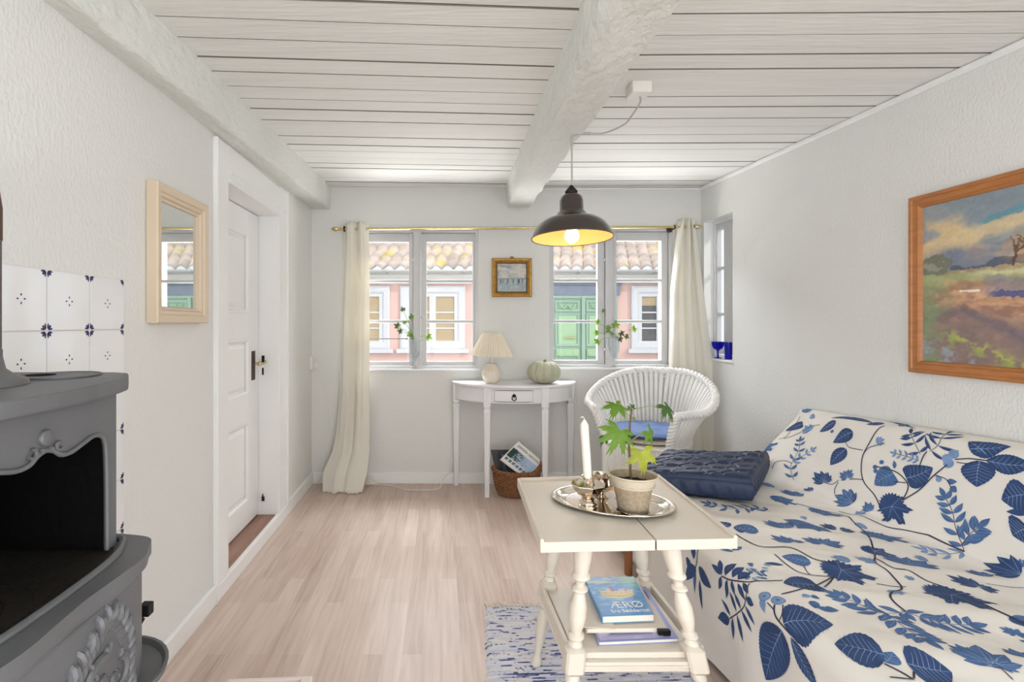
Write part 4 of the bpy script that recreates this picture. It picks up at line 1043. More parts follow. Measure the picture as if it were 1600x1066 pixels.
# magazines: plates spanned by four photo-plane corners placed at the basket's depth
def plate(mb, pts, th, mi=0):
    p = [Vector(q) for q in pts]; n = (p[1]-p[0]).cross(p[3]-p[0]).normalized(); mb.prism(p, n*th, mi); return n
def booklet(name, label, corners, th, cover, group=None, cat='magazine', pages=True):
    p = [Vector(q) for q in corners]; n = (p[1]-p[0]).cross(p[3]-p[0]).normalized()
    if n.y > 0 and abs(n.y) > abs(n.z): n = -n
    c = sum(p, Vector())/4; root = thing(name, label, cat, c-n*th, group)
    t = min(.0015, th*.2)
    m = MB(); m.prism([q for q in p], -n*t); m.prism([q-n*(th-t) for q in p], -n*t)
    m.prism([p[0], p[3], p[3]-n*th, p[0]-n*th], (p[1]-p[0]).normalized()*-.0012)
    build('cover', m, cover, root)
    m = MB(); m.prism([c+(q-c)*.985-n*t for q in p], -n*(th-2*t)); build('pages', m, M['paper'], root)
    return root, p, n
def surf(p, n, u, v, h=.0006):   # u along p0->p1, v along p0->p3
    q = p[0]*(1-u)*(1-v)+p[1]*u*(1-v)+p[2]*u*v+p[3]*(1-u)*v; return q+n*h
Ym = 3.40
mg = [('black_magazine', 'black cover magazine standing leftmost in the basket', (767, 703, 3.455), (800, 703, 3.455), (806, 748, 3.415), (778, 751, 3.415), M['blackcard']),
      ('dark_magazine', 'dark magazine with grey picture strips leaning in the basket behind the white book', (779, 706, 3.43), (812, 705, 3.43), (822, 752, 3.385), (790, 754, 3.385), M['blackcard']),
      ('dark_magazine', 'dark magazine in front, half hidden under the white book in the basket', (788, 722, 3.40), (818, 724, 3.40), (832, 752, 3.352), (797, 756, 3.352), M['blackcard'])]
for k, (nm, lb_, a, b, c_, d_, mt_) in enumerate(mg):
    root, p, n = booklet(nm, lb_, [P(*a), P(*b), P(*c_), P(*d_)], .006+.002*k, mt_)
    if k == 1:
        m = MB()
        for i, (u0, u1) in enumerate(((.12, .3), (.42, .62), (.72, .95))): m.prism([surf(p, n, u0, .1), surf(p, n, u1, .1), surf(p, n, u1, .9), surf(p, n, u0, .9)], n*.0004)
        build('picture_strip', m, mat('grey_strip', (120, 124, 132), .4), root)
root, p, n = booklet('white_book', 'white covered picture book lying tilted on top of the basket', [P(810.5, 690, 3.375), P(849, 723, 3.375), P(819, 747, 3.30), P(782.5, 718.5, 3.30)], .016, M['whitecard'], cat='book')
def bookpic(U, V):
    n_ = fbm(U*14, V*10, 3); c = L3(176, 198, 226)*np.ones(U.shape+(1,)); c = mixc(c, L3(40, 66, 58), sstep(.0, .3, (.62-U)+(n_-.5)*1.1+.2*(V-.5))); c = mixc(c, L3(190, 212, 226), (n_ > .62)*(U > .2)*(U < .6)*.8)
    return c
def bookpic2(U, V):
    k = np.floor(U*6); f = U*6-k; n_ = fbm(U*40, V*6, 9); c = L3(60, 84, 92)*np.ones(U.shape+(1,)); c = mixc(c, L3(150, 170, 196), (n_ > .5)*1.); return mixc(c, L3(236, 234, 230), ((f < .1) | (f > .9))*1.)
canvas('cover_picture', lambda u, v: surf(p, n, .02+.96*u, .30+.42*v, .0012), 60, 24, bookpic, M['print'], root)
canvas('cover_picture', lambda u, v: surf(p, n, .04+.86*u, .76+.12*v, .0012), 60, 8, bookpic2, M['print'], root)
ex_ = (p[1]-p[0]).normalized(); ey_ = n.cross(ex_).normalized(); q = surf(p, n, .5, .15, .001)
TT = Matrix(((ex_.x, ey_.x, n.x, q.x), (ex_.y, ey_.y, n.y, q.y), (ex_.z, ey_.z, n.z, q.z), (0, 0, 0, 1)))
text('cover_title', 'JØRGEN  NATION', TT, .022, M['ink'], root)

# ------------------------------------------------------------------ wall socket, cables
m = MB(); so = thing('wall_socket', 'small white double socket with plug low in the left corner of the window wall', 'socket', (XL+.008, 3.60, ZB(577, 3.6)))
m.box((XL, 3.575, ZB(578, 3.6)), (XL+.020, 3.627, ZB(557, 3.6))); build('socket_box', m, M['plastic'], so, bevel=.003)
m = MB(); m.box((XL+.020, 3.585, ZB(574, 3.6)), (XL+.048, 3.612, ZB(567, 3.6))); build('plug', m, M['plastic'], so, bevel=.004)
m = MB(); m.tube(smoothline([P(492, 571, 3.59), P(500, 577, 3.585), P(510, 600, 3.585), P(514, 640, 3.59), P(516, 680, 3.60), P(517, 705, 3.605), P(514, 735, 3.605), (XB(506, 3.59), 3.59, .085), (XB(498, 3.58), 3.58, .03), (XB(490, 3.585), 3.585, .006)], 8), .0022, 6)
o = build('thin_cable', m, M['plastic'], smooth=True); tag(o, 'thin cable hanging from the corner socket behind the left curtain', 'cable')
m = MB(); m.tube(smoothline([(XB(566, 3.57), 3.57, .007), (XB(600, 3.58), 3.58, .006), (XB(620, 3.53), 3.53, .005), (XB(635, 3.47), 3.47, .005), (XB(665, 3.46), 3.46, .005), (XB(686, 3.50), 3.50, .005), P(692, 752, 3.56)+Vector((0, 0, .01)), P(700, 742, 3.59), P(704, 735, 3.62), P(713, 712, 3.622), P(722, 702, 3.622)], 8), .0032, 6)
o = build('white_cable', m, M['plastic'], smooth=True); tag(o, 'white cable looping on the floor from the left curtain to the console leg', 'cable')

# ------------------------------------------------------------------ crystal goblets with cuttings on the sills, cobalt glasses
def palm_leaf(mb, base, tip, nrm, size, lobes=5, deep=.5, droop=.3, mi=0, fold=.12, jag=.08, spread=2.3):
    """palmate leaf: base = petiole joint, tip = main lobe direction"""
    base = Vector(base); d = (Vector(tip)-base).normalized(); nrm = Vector(nrm); nrm = (nrm-d*nrm.dot(d)).normalized(); s = d.cross(nrm)
    n = 64; ring = []; mid = []
    for k in range(n+1):
        a = -spread+2*spread*k/n
        ph = (a/spread+1)/2*lobes; c = abs((ph % 1)-.5)*2       # 0 at lobe centre
        li = min(int(ph), lobes-1); lobe_l = 1-.38*abs((li+.5)/lobes*2-1)**1.3
        r = size*lobe_l*((1-deep)+deep*(1-c**1.3))*(1+jag*math.sin(k*2.9))
        for f, lst in ((1., ring), (.5, mid)):
            rr = r*f; p = base+d*(rr*math.cos(a))+s*(rr*math.sin(a))
            p = p+nrm*(-droop*rr*rr/size+fold*rr*(.5-c)*.8)
            lst.append(p)
    m0 = len(mb.v); mb.v.extend([tuple(base)]+[tuple(p) for p in mid]+[tuple(p) for p in ring])
    for k in range(n):
        mb.f.append((m0, m0+1+k, m0+2+k)); mb.m.append(mi)
        mb.f.append((m0+1+k, m0+n+2+k, m0+n+3+k, m0+2+k)); mb.m.append(mi)
def goblet(px, py_foot, hpx, label, which):
    Yg = 3.642; x = XB(px, Yg); h = hpx*Yg/F; z = which[2]+.0005
    t = thing('crystal_goblet', label, 'vase', (x, Yg, z), 'crystal goblets on the window sills'); k = h/.215
    prof = [(.022, 0), (.023, .003), (.012, .010), (.006, .020), (.0055, .035), (.010, .042), (.006, .050), (.012, .062), (.026, .090), (.037, .125), (.041, .165), (.043, .205), (.045, .215), (.042, .215), (.038, .165), (.033, .125), (.020, .092), (.0, .075)]
    m = MB(); m.lathe([(a*.98, b*k) for a, b in prof], (x, Yg, z), 72, mod=lambda th, i: 1+.045*math.cos(18*th+i*.9)*(1 if 7 < i < 12 else 0)); m.m[-1] = 0
    build('bowl_and_foot', m, M['crystal'], t, smooth=True, angle=180)
    return x, Yg, z+.10*k
def cutting(label, x, y, z, leaves, name='ivy_cutting'):
    t = thing(name, label, 'plant', (x, y, z), None)
    for px, py, dy, sz, dk in leaves:
        tip = P(px, py, y+dy); m = MB()
        mid_ = Vector((x, y, z+.10)); base = Vector((x+(hash(px) % 5-2)*.002, y, z))
        m.tube(smoothline([base, mid_+(tip-mid_)*.25+Vector((0, 0, .012)), tip], 6), .0016, 5); build('stem', m, M['petiole'], t, smooth=True)
        m = MB(); dr = (tip-Vector((x, y, z+.08))); dr.z -= .05+.06*random.random(); d = dr.normalized()
        for j in range(3):
            dd = Matrix.Rotation((j-1)*1.0, 3, 'Y') @ d
            palm_leaf(m, tip, tip+dd, (random.uniform(-.3, .3), -1, .35), sz*1.45*(1 if j == 1 else .75), lobes=3, deep=.45, spread=1.5, droop=.4)
        build('leaf', m, M['ivydark'] if dk else M['ivy'], t, smooth=True, angle=180)
a_ = goblet(648, 574, 45, 'clear cut crystal goblet on the left window sill', W1)
cutting('sparse ivy sprig in the crystal goblet on the left window sill', *a_, [(630, 485, 0, .022, 1), (643, 497, -.01, .022, 0), (622, 510, .0, .026, 1), (643, 522, -.03, .030, 0), (655, 497, .0, .018, 0), (668, 525, -.01, .028, 0), (627, 518, -.01, .022, 1), (633, 505, .01, .018, 0)])
a_ = goblet(959, 572, 46, 'clear cut crystal goblet on the right window sill', W2)
cutting('bushy ivy sprig in the crystal goblet on the right window sill', *a_, [(944, 487, .0, .016, 0), (936, 504, -.01, .024, 0), (953, 485, .0, .018, 0), (934, 520, 0, .026, 0), (935, 533, -.01, .028, 0), (952, 515, -.03, .030, 0), (962, 510, -.03, .030, 0), (970, 520, -.02, .024, 1), (978, 525, -.01, .022, 1), (989, 514, .0, .028, 0), (968, 528, -.03, .024, 1), (958, 520, -.035, .026, 0)])
gz = sz0+.0045
gx, gy = 1.918, 3.425
m = MB(); m.lathe([(.024, 0), (.024, .003), (.006, .008), (.005, .045), (.010, .055), (.030, .068), (.038, .09), (.040, .112), (.038, .112), (.035, .09), (.027, .071), (0, .060)], (gx-.03, gy+.03, gz), 32); o = build('cobalt_goblet', m, M['cobalt'], smooth=True, angle=60); tag(o, 'stemmed cobalt blue glass on the side window sill', 'glass')
m = MB(); m.lathe([(.020, 0), (.0215, .003), (.0225, .112), (.0205, .112), (.019, .008), (0, .007)], (gx-.018, gy-.075, gz), 32); o = build('cobalt_tumbler', m, M['cobalt'], smooth=True, angle=60); tag(o, 'straight cobalt blue tumbler beside the stemmed glass on the side sill', 'glass')
# ------------------------------------------------------------------ white wicker armchair
CC = Vector((1.262, 3.09, 0)); fd_ = Vector((-.60, -.797, 0)).normalized(); rt_ = Vector((.797, -.60, 0)).normalized()
ch = thing('wicker_armchair', 'white wicker armchair with braided rim and blue seat cushion in the right corner', 'armchair', CC)
def CP(lx, ly, z): return CC+rt_*lx-fd_*ly+Vector((0, 0, z))       # ly positive to the back
ARM = -.25; HW = .235; HF = .182
path = []
for k in range(9): path.append((-(HF+(HW-HF)*math.sin(k/8*PI/2)), ARM+(0-ARM)*k/8))
for k in range(1, 32): a = -PI/2+PI*k/32; path.append((HW*math.sin(a), .27*math.cos(a)))
for k in range(9): path.append((HF+(HW-HF)*math.cos(k/8*PI/2), 0+(ARM)*k/8))
cum = [0]
for i in range(1, len(path)): cum.append(cum[-1]+math.dist(path[i], path[i-1]))
TOT = cum[-1]
def pth_at(s):
    s = max(0, min(TOT, s)); i = int(np.searchsorted(cum, s)); i = max(1, min(i, len(path)-1)); t = (s-cum[i-1])/(cum[i]-cum[i-1]+1e-9)
    p = Vector(path[i-1]).lerp(Vector(path[i]), t); a = Vector(path[max(i-2, 0)]); b = Vector(path[min(i+1, len(path)-1)]); d = (b-a).normalized()
    nrm = Vector((-d.y, d.x)); 
    return p, nrm
def rim_h(s):
    u = abs(s/TOT-.5)*2      # 0 back, 1 arm front
    return .835-.175*sstep(.12, .80, u)-.015*u
def flare(s):
    u = abs(s/TOT-.5)*2
    return .075+.055*math.sin(PI*min(u/1.0, 1))-.025*float(sstep(.75, 1, u))
SEAT = .445
def shell(s, z):
    p, nrm = pth_at(s); H = rim_h(s); t = max(0, (z-SEAT)/(H-SEAT))
    off = -.002+flare(s)*t**1.6; u = abs(s/TOT-.5)*2
    q = p+nrm*off
    # the arm fronts roll forward
    fwd = .035*t*t*(float(sstep(.86, 1, u)))
    return CP(q.x, q.y-fwd, z)
# orientation check of normal: outward must point away from the centre
pp_, nn_ = pth_at(TOT/2)
if nn_.y < 0:
    _old = pth_at
    def pth_at(s):
        p, n = _old(s); return p, -n
m = MB(); NR = 54
A = [[shell(TOT*i/120, SEAT-.02+(rim_h(TOT*i/120)-SEAT+.02)*j/14) for j in range(15)] for i in range(121)]
for zf in (.0, .06, .5, .94):
    m.tube([shell(TOT*i/120, SEAT-.015+(rim_h(TOT*i/120)-SEAT)*zf) for i in range(121)], .004, 6)
for i in range(NR+1):
    s = TOT*i/NR
    for inn_ in (1,):
        pts = [shell(s, SEAT-.02+(rim_h(s)-SEAT+.02)*j/10) for j in range(11)]
        m.tube(pts, [.0098+.0034*float(sstep(0, 1, j/10)) for j in range(11)], 7)
for i in range(0):
    s = TOT*(i+.5)/NR; m.tube([shell(s, SEAT-.02+(rim_h(s)-SEAT+.02)*j/10) for j in range(11)], .0022, 5)
build('woven_back', m, M['wicker_white'], ch, smooth=True, angle=60)
# skirt below the seat
m = MB(); sk = [(TOT*i/100) for i in range(101)]
loop2 = [pth_at(s)[0] for s in sk]+[Vector((HF*(1-2*k/20), ARM-.012*math.sin(PI*k/20))) for k in range(1, 20)]
NL_ = len(loop2)
m.grid([[CP(p.x, p.y, .225) for p in loop2], [CP(p.x, p.y, SEAT) for p in loop2]], closev=True)
for k in range(0, NL_): 
    if k % 2 == 0 or k > 100:
        p = loop2[k]; m.tube([CP(p.x*1.005, p.y*1.005, .222), CP(p.x*1.005, p.y*1.005, SEAT)], .0048, 6)
for z in (.215, .235, SEAT-.006): m.tube([CP(p.x*1.01, p.y*1.01, z) for p in loop2], .009, 6, closed=True)
build('woven_skirt', m, M['wicker_white'], ch, smooth=True, angle=60)
m = MB()
def braid(fnp, L, n, r0, r1, turns, closed=False):
    for ph in (0, 2*PI/3, 4*PI/3):
        pts = []
        for k in range(n+1):
            t = k/n; c = fnp(t); c2 = fnp(min(t+.004, 1)); c1 = fnp(max(t-.004, 0)); d = (c2-c1).normalized()
            a = d.cross(Vector((0, 0, 1))); a = a.normalized() if a.length > .05 else Vector((1, 0, 0)); b = d.cross(a); th = 2*PI*turns*t+ph
            pts.append(c+(a*math.cos(th)+b*math.sin(th))*r0)
        m.tube(pts, r1, 6)
rimline = [shell(TOT*i/160, rim_h(TOT*i/160)) for i in range(161)]
# extend both ends down the arm fronts to the seat
def down(side):
    s = 0 if side < 0 else TOT; top = shell(s, rim_h(s)); out = []
    for k in range(1, 22):
        t = k/21; z = rim_h(s)-(rim_h(s)-SEAT)*t; q = shell(s, z); out.append(q-fd_*(-.012*math.sin(PI*t)))
    return out
full_ = down(-1)[::-1]+rimline+down(1)
def rl(t):
    x = t*(len(full_)-1); i = min(int(x), len(full_)-2); return full_[i].lerp(full_[i+1], x-i)
braid(rl, 0, 600, .0125, .0115, 30)
build('braided_rim', m, M['wicker_white'], ch, smooth=True, angle=180)
for lx_, ly_ in ((-HF, ARM+.01), (HF, ARM+.01), (-.17, .19), (.17, .19)):
    m = MB(); pts = [CP(lx_*(1.04 if k == 0 else 1), ly_*1.02, z) for k, z in enumerate((0.004, .12, .3, SEAT+.0))]
    m.tube(pts, .015, 10)
    for k in range(40): 
        z = .03+k*.0102; m.tube([CP(lx_, ly_, z)+Vector((math.cos(t)*.0155, math.sin(t)*.0155, .0)) for t in np.linspace(0, 2*PI, 11)[:-1]], .003, 4, closed=True)
    build('leg', m, M['wicker_white'], ch, smooth=True, angle=60)
m = MB()
for z in (.10,):
    m.tube([CP(-HF, ARM+.01, z), CP(HF, ARM+.01, z)], .008, 8); m.tube([CP(-HF, ARM+.01, z), CP(-.17, .19, z)], .008, 8); m.tube([CP(HF, ARM+.01, z), CP(.17, .19, z)], .008, 8)
build('stretcher', m, M['wicker_white'], ch, smooth=True)
def cushion(name, z0, th, scale, m_, parent, tuft=True, dx=0, own=None):
    mb = MB(); n = 44; rows = []
    def ed(a):
        e = .75
        return math.copysign(abs(math.cos(a))**e, math.cos(a)), math.copysign(abs(math.sin(a))**e, math.sin(a))
    for sgn in (1, -1):
        rr = []
        for i in range(13):
            r = i/12; row = []
            for k in range(n):
                a = 2*PI*k/n; cx_, sy__ = ed(a); y = (sy__*.235)*scale*r-.005; x = cx_*.212*scale*r*(1-.20*max(0, -y/.25))*(1-.25*max(0, y/.25)**2)
                h = th/2*(max(0, 1-r**4))**.5
                if tuft and sgn > 0:
                    for tx, ty in ((-.08, -.08), (.08, -.08), (-.08, .09), (.08, .09), (0, 0)):
                        h -= .012*math.exp(-(((x-tx)**2+(y-ty)**2)/.0012))
                    h += .003*math.sin(x*60+y*20)
                row.append(CP(x, y, z0+th/2+sgn*h))
            rr.append(row)
        mb.grid(rr, closev=True, flip=(sgn > 0))
    return build(name, mb, m_, parent, smooth=True, angle=180)
m = MB(); m.prism([CP(p.x*.97, p.y*.97, SEAT-.012) for p in loop2], (0, 0, .014)); build('seat_board', m, M['wicker_white'], ch)
o = cushion('seat_pad', SEAT+.003, .030, 1.02, M['cushcream'], ch, tuft=False)
sc_ = thing('seat_cushion', 'thin tufted blue cushion on the seat of the white wicker armchair', 'cushion', CP(0, 0, SEAT+.034))
cushion('cushion_cover', SEAT+.034, .044, 1.0, M['cushblue'], sc_)

# ------------------------------------------------------------------ side table
NLq, NRq, FRq, FLq = Vector((.251, 1.272, 0)), Vector((.756, 1.295, 0)), Vector((.780, 1.818, 0)), Vector((.269, 1.770, 0))
def TQ(u, v, z): return (NLq*(1-u)*(1-v)+NRq*u*(1-v)+FRq*u*v+FLq*(1-u)*v)+Vector((0, 0, z))
TZ = .597
tb = thing('side_table', 'square antique white side table with turned splayed legs and a lower shelf', 'table', (.51, 1.52, .01))
m = MB()
def tslab(u0, v0, u1, v1, z0, z1, mi=0): m.hexa([TQ(u0, v0, 0)[:2], TQ(u1, v0, 0)[:2], TQ(u1, v1, 0)[:2], TQ(u0, v1, 0)[:2]], z0, z1, mi)
gl = .583
tslab(0.004, 0.0, gl-.0035, 1, TZ-.027, TZ); tslab(gl+.0035, 0.0, .996, 1, TZ-.027, TZ); tslab(gl-.004, .004, gl+.004, .99, TZ-.026, TZ-.006, 1)
build('tabletop', m, [M['table'], M['darkmetal']], tb, bevel=.0025)
m = MB(); tslab(-.006, -.001, .015, 1.015, TZ-.0275, TZ+.008); build('edge_strip', m, M['table'], tb, bevel=.003)
m = MB(); tslab(.985, -.001, 1.006, 1.015, TZ-.0275, TZ+.008); build('edge_strip', m, M['table'], tb, bevel=.003)
m = MB(); tslab(.012, .988, .988, 1.014, TZ-.027, TZ+.009); build('edge_strip', m, M['table'], tb, bevel=.003)
legs = [((.378, 1.345), (.322, 1.318)), ((.606, 1.350), (.722, 1.322)), ((.392, 1.655), (.312, 1.683)), ((.632, 1.660), (.712, 1.690))]
prof = [(.026, .568), (.0265, .555), (.0235, .520), (.019, .492), (.0185, .488), (.024, .482), (.0245, .476), (.017, .470), (.0125, .464), (.0125, .456), (.021, .450), (.0215, .444), (.013, .437), (.015, .432), (.0215, .405), (.0225, .392), (.0215, .380), (.0225, .377), (.020, .360), (.0155, .342), (.0135, .336), (.021, .330), (.021, .322), (.0125, .315), (.018, .309), (.019, .303), (.014, .298)]
prof2 = [(.014, .232), (.019, .224), (.0195, .214), (.013, .206), (.017, .196), (.0195, .170), (.017, .13), (.0125, .075), (.0105, .050), (.012, .045), (.0175, .030), (.018, .016), (.014, .0115)]
for (tx, ty), (fx_, fy_) in legs:
    a = Vector((tx, ty, .57)); b = Vector((fx_, fy_, .0)); d = (a-b).normalized(); m = MB()
    c0 = b-d*b.z/d.z
    at = lambda z: b+(a-b)*(z/.57)
    for pr in (prof, prof2):
        rows = []
        for r, z in pr[::-1]:
            c = at(z); rows.append([c+Vector((r*math.cos(t), r*math.sin(t), 0)) for t in np.linspace(0, 2*PI, 21)[:-1]])
        m.grid(rows, closev=True); n_ = len(rows)*20; b0 = len(m.v)-n_; m.f.append(tuple(b0+k for k in range(20))[::-1]); m.m.append(0); m.f.append(tuple(b0+n_-20+k for k in range(20))); m.m.append(0)
    rows = []
    for z, w, ch_ in ((.228, .014, .5), (.240, .025, .25), (.292, .025, .25), (.302, .015, .5)):
        c = at(z); k = w*(1-ch_); rows.append([c+Vector(q) for q in ((-k, -w, 0), (k, -w, 0), (w, -k, 0), (w, k, 0), (k, w, 0), (-k, w, 0), (-w, k, 0), (-w, -k, 0))])
    m.grid(rows, closev=True); m.f.append(tuple(range(len(m.v)-32, len(m.v)-24))[::-1]); m.m.append(0); m.f.append(tuple(range(len(m.v)-8, len(m.v)))); m.m.append(0)
    build('leg', m, M['table'], tb, smooth=True, angle=42)
# shelf and rails
s4 = [Vector((.352, 1.335, 0)), Vector((.672, 1.338, 0)), Vector((.676, 1.672, 0)), Vector((.344, 1.668, 0))]
m = MB(); m.hexa([p[:2] for p in s4], .262, .278); shf = build('shelf', m, M['table'], tb, bevel=.002)
m = MB()
def rail(a, b, z0, z1, w=.012):
    a = Vector(a); b = Vector(b); d = (b-a).normalized(); n = Vector((-d.y, d.x))*w/2; m.hexa([a-n, b-n, b+n, a+n], z0, z1)
rail((.352, 1.328), (.680, 1.331), .236, .262, .016); rail((.352, 1.322), (.682, 1.325), .250, .254, .014); rail((.352, 1.676), (.676, 1.678), .236, .268, .014)
rail((.338, 1.345), (.330, 1.660), .240, .290, .012); rail((.331, 1.345), (.323, 1.660), .246, .252, .010); rail((.692, 1.345), (.690, 1.660), .240, .290, .012)
build('shelf_rail', m, M['table'], tb, bevel=.002)

# ------------------------------------------------------------------ silver tray and what stands on it
TY = TZ+.0006
tc_, ta, tbb = Vector((.520, 1.548, TY)), .178, .130; tang = math.radians(-21)
def TE(r, th, h): 
    x = ta*r*math.cos(th); y = tbb*r*math.sin(th); return tc_+Vector((x*math.cos(tang)-y*math.sin(tang), x*math.sin(tang)+y*math.cos(tang), h))
m = MB(); rows = []
for r, h in ((0, 0), (.72, 0), (.80, .001), (.86, .006), (.90, .009), (.97, .011), (1.0, .012), (1.02, .0105), (1.015, .008), (.97, .0075), (.88, .004), (.84, .001)):
    rows.append([TE(r, 2*PI*k/72, h+.0015) for k in range(72)])
m.grid(rows, closev=True); o = build('silver_tray', m, M['silver'], smooth=True, angle=180); tag(o, 'oval polished silver tray on the white side table', 'tray')
TT0 = TY+.002
cs = thing('silver_candlestick', 'low silver candlestick with an octagonal bowl on the left of the tray', 'candlestick', (.436, 1.505, TT0))
cxx, cyy = .436, 1.505
m = MB(); m.lathe([(.026, 0), (.029, .004), (.028, .008), (.024, .010), (.027, .014), (.027, .018), (.022, .021), (.019, .025), (.022, .030), (.019, .033), (0, .034)], (cxx, cyy, TT0), 32); build('foot', m, M['silver'], cs, smooth=True, angle=60)
m = MB(); m.lathe([(.010, .033), (.030, .040), (.040, .052), (.0505, .070), (.0525, .071), (.051, .0725), (.039, .055), (.028, .043), (0, .040)], (cxx, cyy, TT0), 8); build('bowl', m, M['silver'], cs, smooth=False, bevel=.0015)
m = MB(); m.lathe([(.010, .040), (.0105, .070), (.0145, .088), (.0155, .092), (.0135, .092), (.0125, .075), (0, .074)], (cxx, cyy, TT0), 8); build('candle_cup', m, M['silver'], cs, bevel=.001)
cd = thing('candle', 'tall white candle with a bent wick standing in the silver candlestick', 'candle', (cxx, cyy, TT0+.076))
ctop = P(913, 664, 1.50)
m = MB(); p0 = Vector((cxx, cyy, TT0+.0755)); m.tube([p0, p0.lerp(ctop, .3), p0.lerp(ctop, .7), ctop, ctop+Vector((0, 0, .006)), ctop+Vector((.0005, 0, .014))], [.0118, .0125, .0125, .0125, .009, .004], 20); build('wax', m, M['wax'], cd, smooth=True, angle=50)
m = MB(); m.tube(smoothline([ctop+Vector((0, 0, .012)), ctop+Vector((-.001, 0, .020)), ctop+Vector((-.006, 0, .024)), ctop+Vector((-.011, 0, .021))], 4), .0018, 6); build('wick', m, M['wick'], cd, smooth=True)
# sugar pot
sg = thing('silver_sugar_bowl', 'small two handled silver bowl behind the plant pot on the tray', 'bowl', (.505, 1.60, TT0))
m = MB(); m.lathe([(.020, 0), (.022, .004), (.013, .010), (.015, .016), (.034, .030), (.040, .048), (.037, .062), (.041, .070), (.039, .070), (.034, .060), (.036, .047), (.03, .033), (0, .02)], (.505, 1.60, TT0), 32); build('bowl_body', m, M['silver'], sg, smooth=True, angle=60)
for s_ in (-1, 1):
    m = MB(); m.tube(smoothline([(.505+s_*.036, 1.60, TT0+.064), (.505+s_*.052, 1.60, TT0+.075), (.505+s_*.062, 1.60, TT0+.060), (.505+s_*.050, 1.60, TT0+.040), (.505+s_*.038, 1.60, TT0+.038)], 6), .0035, 8); build('handle', m, M['silver'], sg, smooth=True)
# saucer
px0, py0_ = .556, 1.470
m = MB(); m.lathe([(0, .002), (.046, .002), (.052, .006), (.074, .017), (.076, .019), (.074, .0195), (.050, .008), (.044, .005), (0, .0045)], (px0, py0_, TT0), 12); m.lathe([(.040, 0), (.041, .002), (.038, .002), (.037, 0)], (px0, py0_, TT0), 24); o = build('silver_saucer', m, M['silver'], smooth=True, angle=12); tag(o, 'faceted silver saucer under the plant pot', 'saucer')
pz = TT0+.0052
pt = thing('potted_plant', 'young leafy plant on a bare stem in a speckled stoneware pot on the silver tray', 'plant', (px0, py0_, pz))
PH = .107
m = MB(); m.lathe([(.041, 0), (.0425, .002), (.046, .03), (.055, .075), (.0635, PH-.008), (.0645, PH-.006)], (px0, py0_, pz), 48); m.f.pop(); m.m.pop(); build('pot', m, M['pot'], pt, smooth=True, angle=50)
m = MB(); m.lathe([(.0645, PH-.0065), (.0675, PH-.006), (.0695, PH-.003), (.0690, PH), (.0665, PH), (.0635, PH-.010), (.0590, PH-.030), (.0575, PH-.034)], (px0, py0_, pz), 48); m.f.pop(); m.m.pop(); m.f.pop(); m.m.pop(); build('pot_rim', m, M['potin'], pt, smooth=True, angle=60)
m = MB(); rows = [[Vector((px0+r*.0605*math.cos(2*PI*k/40), py0_+r*.0605*math.sin(2*PI*k/40), pz+PH-.027+.003*math.sin(k*2.1+r*9)*(r < 1))) for k in range(40)] for r in (0, .3, .6, .85, 1)]; m.grid(rows, closev=True); build('soil', m, M['soil'], pt, smooth=True, angle=180)
sy0_ = 1.475; S = lambda px, py, dy=0: P(px, py, sy0_+dy)
m = MB(); stl = smoothline([Vector((px0-.003, sy0_, pz+PH-.03)), S(985.5, 742), S(984.5, 722), S(983, 700), S(984, 680), S(984.5, 660), S(986.5, 645), S(987, 634)], 6); m.tube(stl, list(np.linspace(.0042, .0023, len(stl))), 8); build('stem', m, M['stem'], pt, smooth=True)
PL = [ # joint px,py,dy ; from stem py ; leaf centre/tip px,py,dy ; normal ; size ; mat
 ((964, 633, -.01), 652, (954, 640, -.04), (-.2, -.85, .5), .040, 'leaf', 5, (958, 646, -.05)),
 ((962, 631, -.01), 652, (977, 634, -.02), (.2, -.7, .7), .030, 'leaf', 3, (974, 634, -.01)),
 ((969, 674, -.02), 671, (958, 700, -.05), (0, -1, .25), .056, 'leaf', 7, (958, 704, -.05)),
 ((946, 680, .0), 671, (935, 692, .0), (-.9, -.4, .3), .028, 'leafdark', 3, (934, 694, .0)),
 ((1040, 634, .03), 641, (1052, 650, .01), (.6, -.7, .1), .040, 'leafdark', 5, (1056, 652, .01)),
 ((1014, 674, .0), 690, (1026, 688, .0), (.6, -.8, .2), .034, 'leaf', 5, (1027, 694, .0)),
 ((1003, 706, -.01), 703, (1010, 730, -.03), (0, -1, .2), .048, 'leafyel', 5, (1009, 736, -.03)),
 ((1000, 705, -.01), 703, (994, 712, -.02), (0, -.9, .4), .026, 'leafyel', 3, (992, 714, -.02)),
 ((987, 637, -.005), 640, (990, 631, -.02), (.3, -.6, .6), .014, 'leafdark', 3, (992, 632, 0)),
 ((986, 637, .0), 640, (980, 637, -.01), (-.3, -.8, .5), .012, 'leafdark', 3, (978, 640, 0)),
 ((988, 655, .0), 657, (991, 654, -.01), (.3, -.8, .5), .009, 'leaf', 3, (992, 653, 0))]
for (jx, jy, jd), spy, _, nrm, sz, mt_, lb_n, (tx, ty, td) in PL:
    J = S(jx, jy, jd); sp_ = S(984.5, spy); m = MB()
    m.tube(smoothline([sp_, sp_.lerp(J, .5)+Vector((0, 0, .004)), J], 5), .0013, 6); pe = build('petiole', m, M['petiole'], pt, smooth=True)
    m = MB(); palm_leaf(m, J, S(tx, ty, td), nrm, sz*1.25, lobes=lb_n, deep=.55, droop=.45, jag=.16, spread=2.35 if lb_n > 3 else 1.25); build('leaf', m, M[mt_], pt, smooth=True, angle=180)

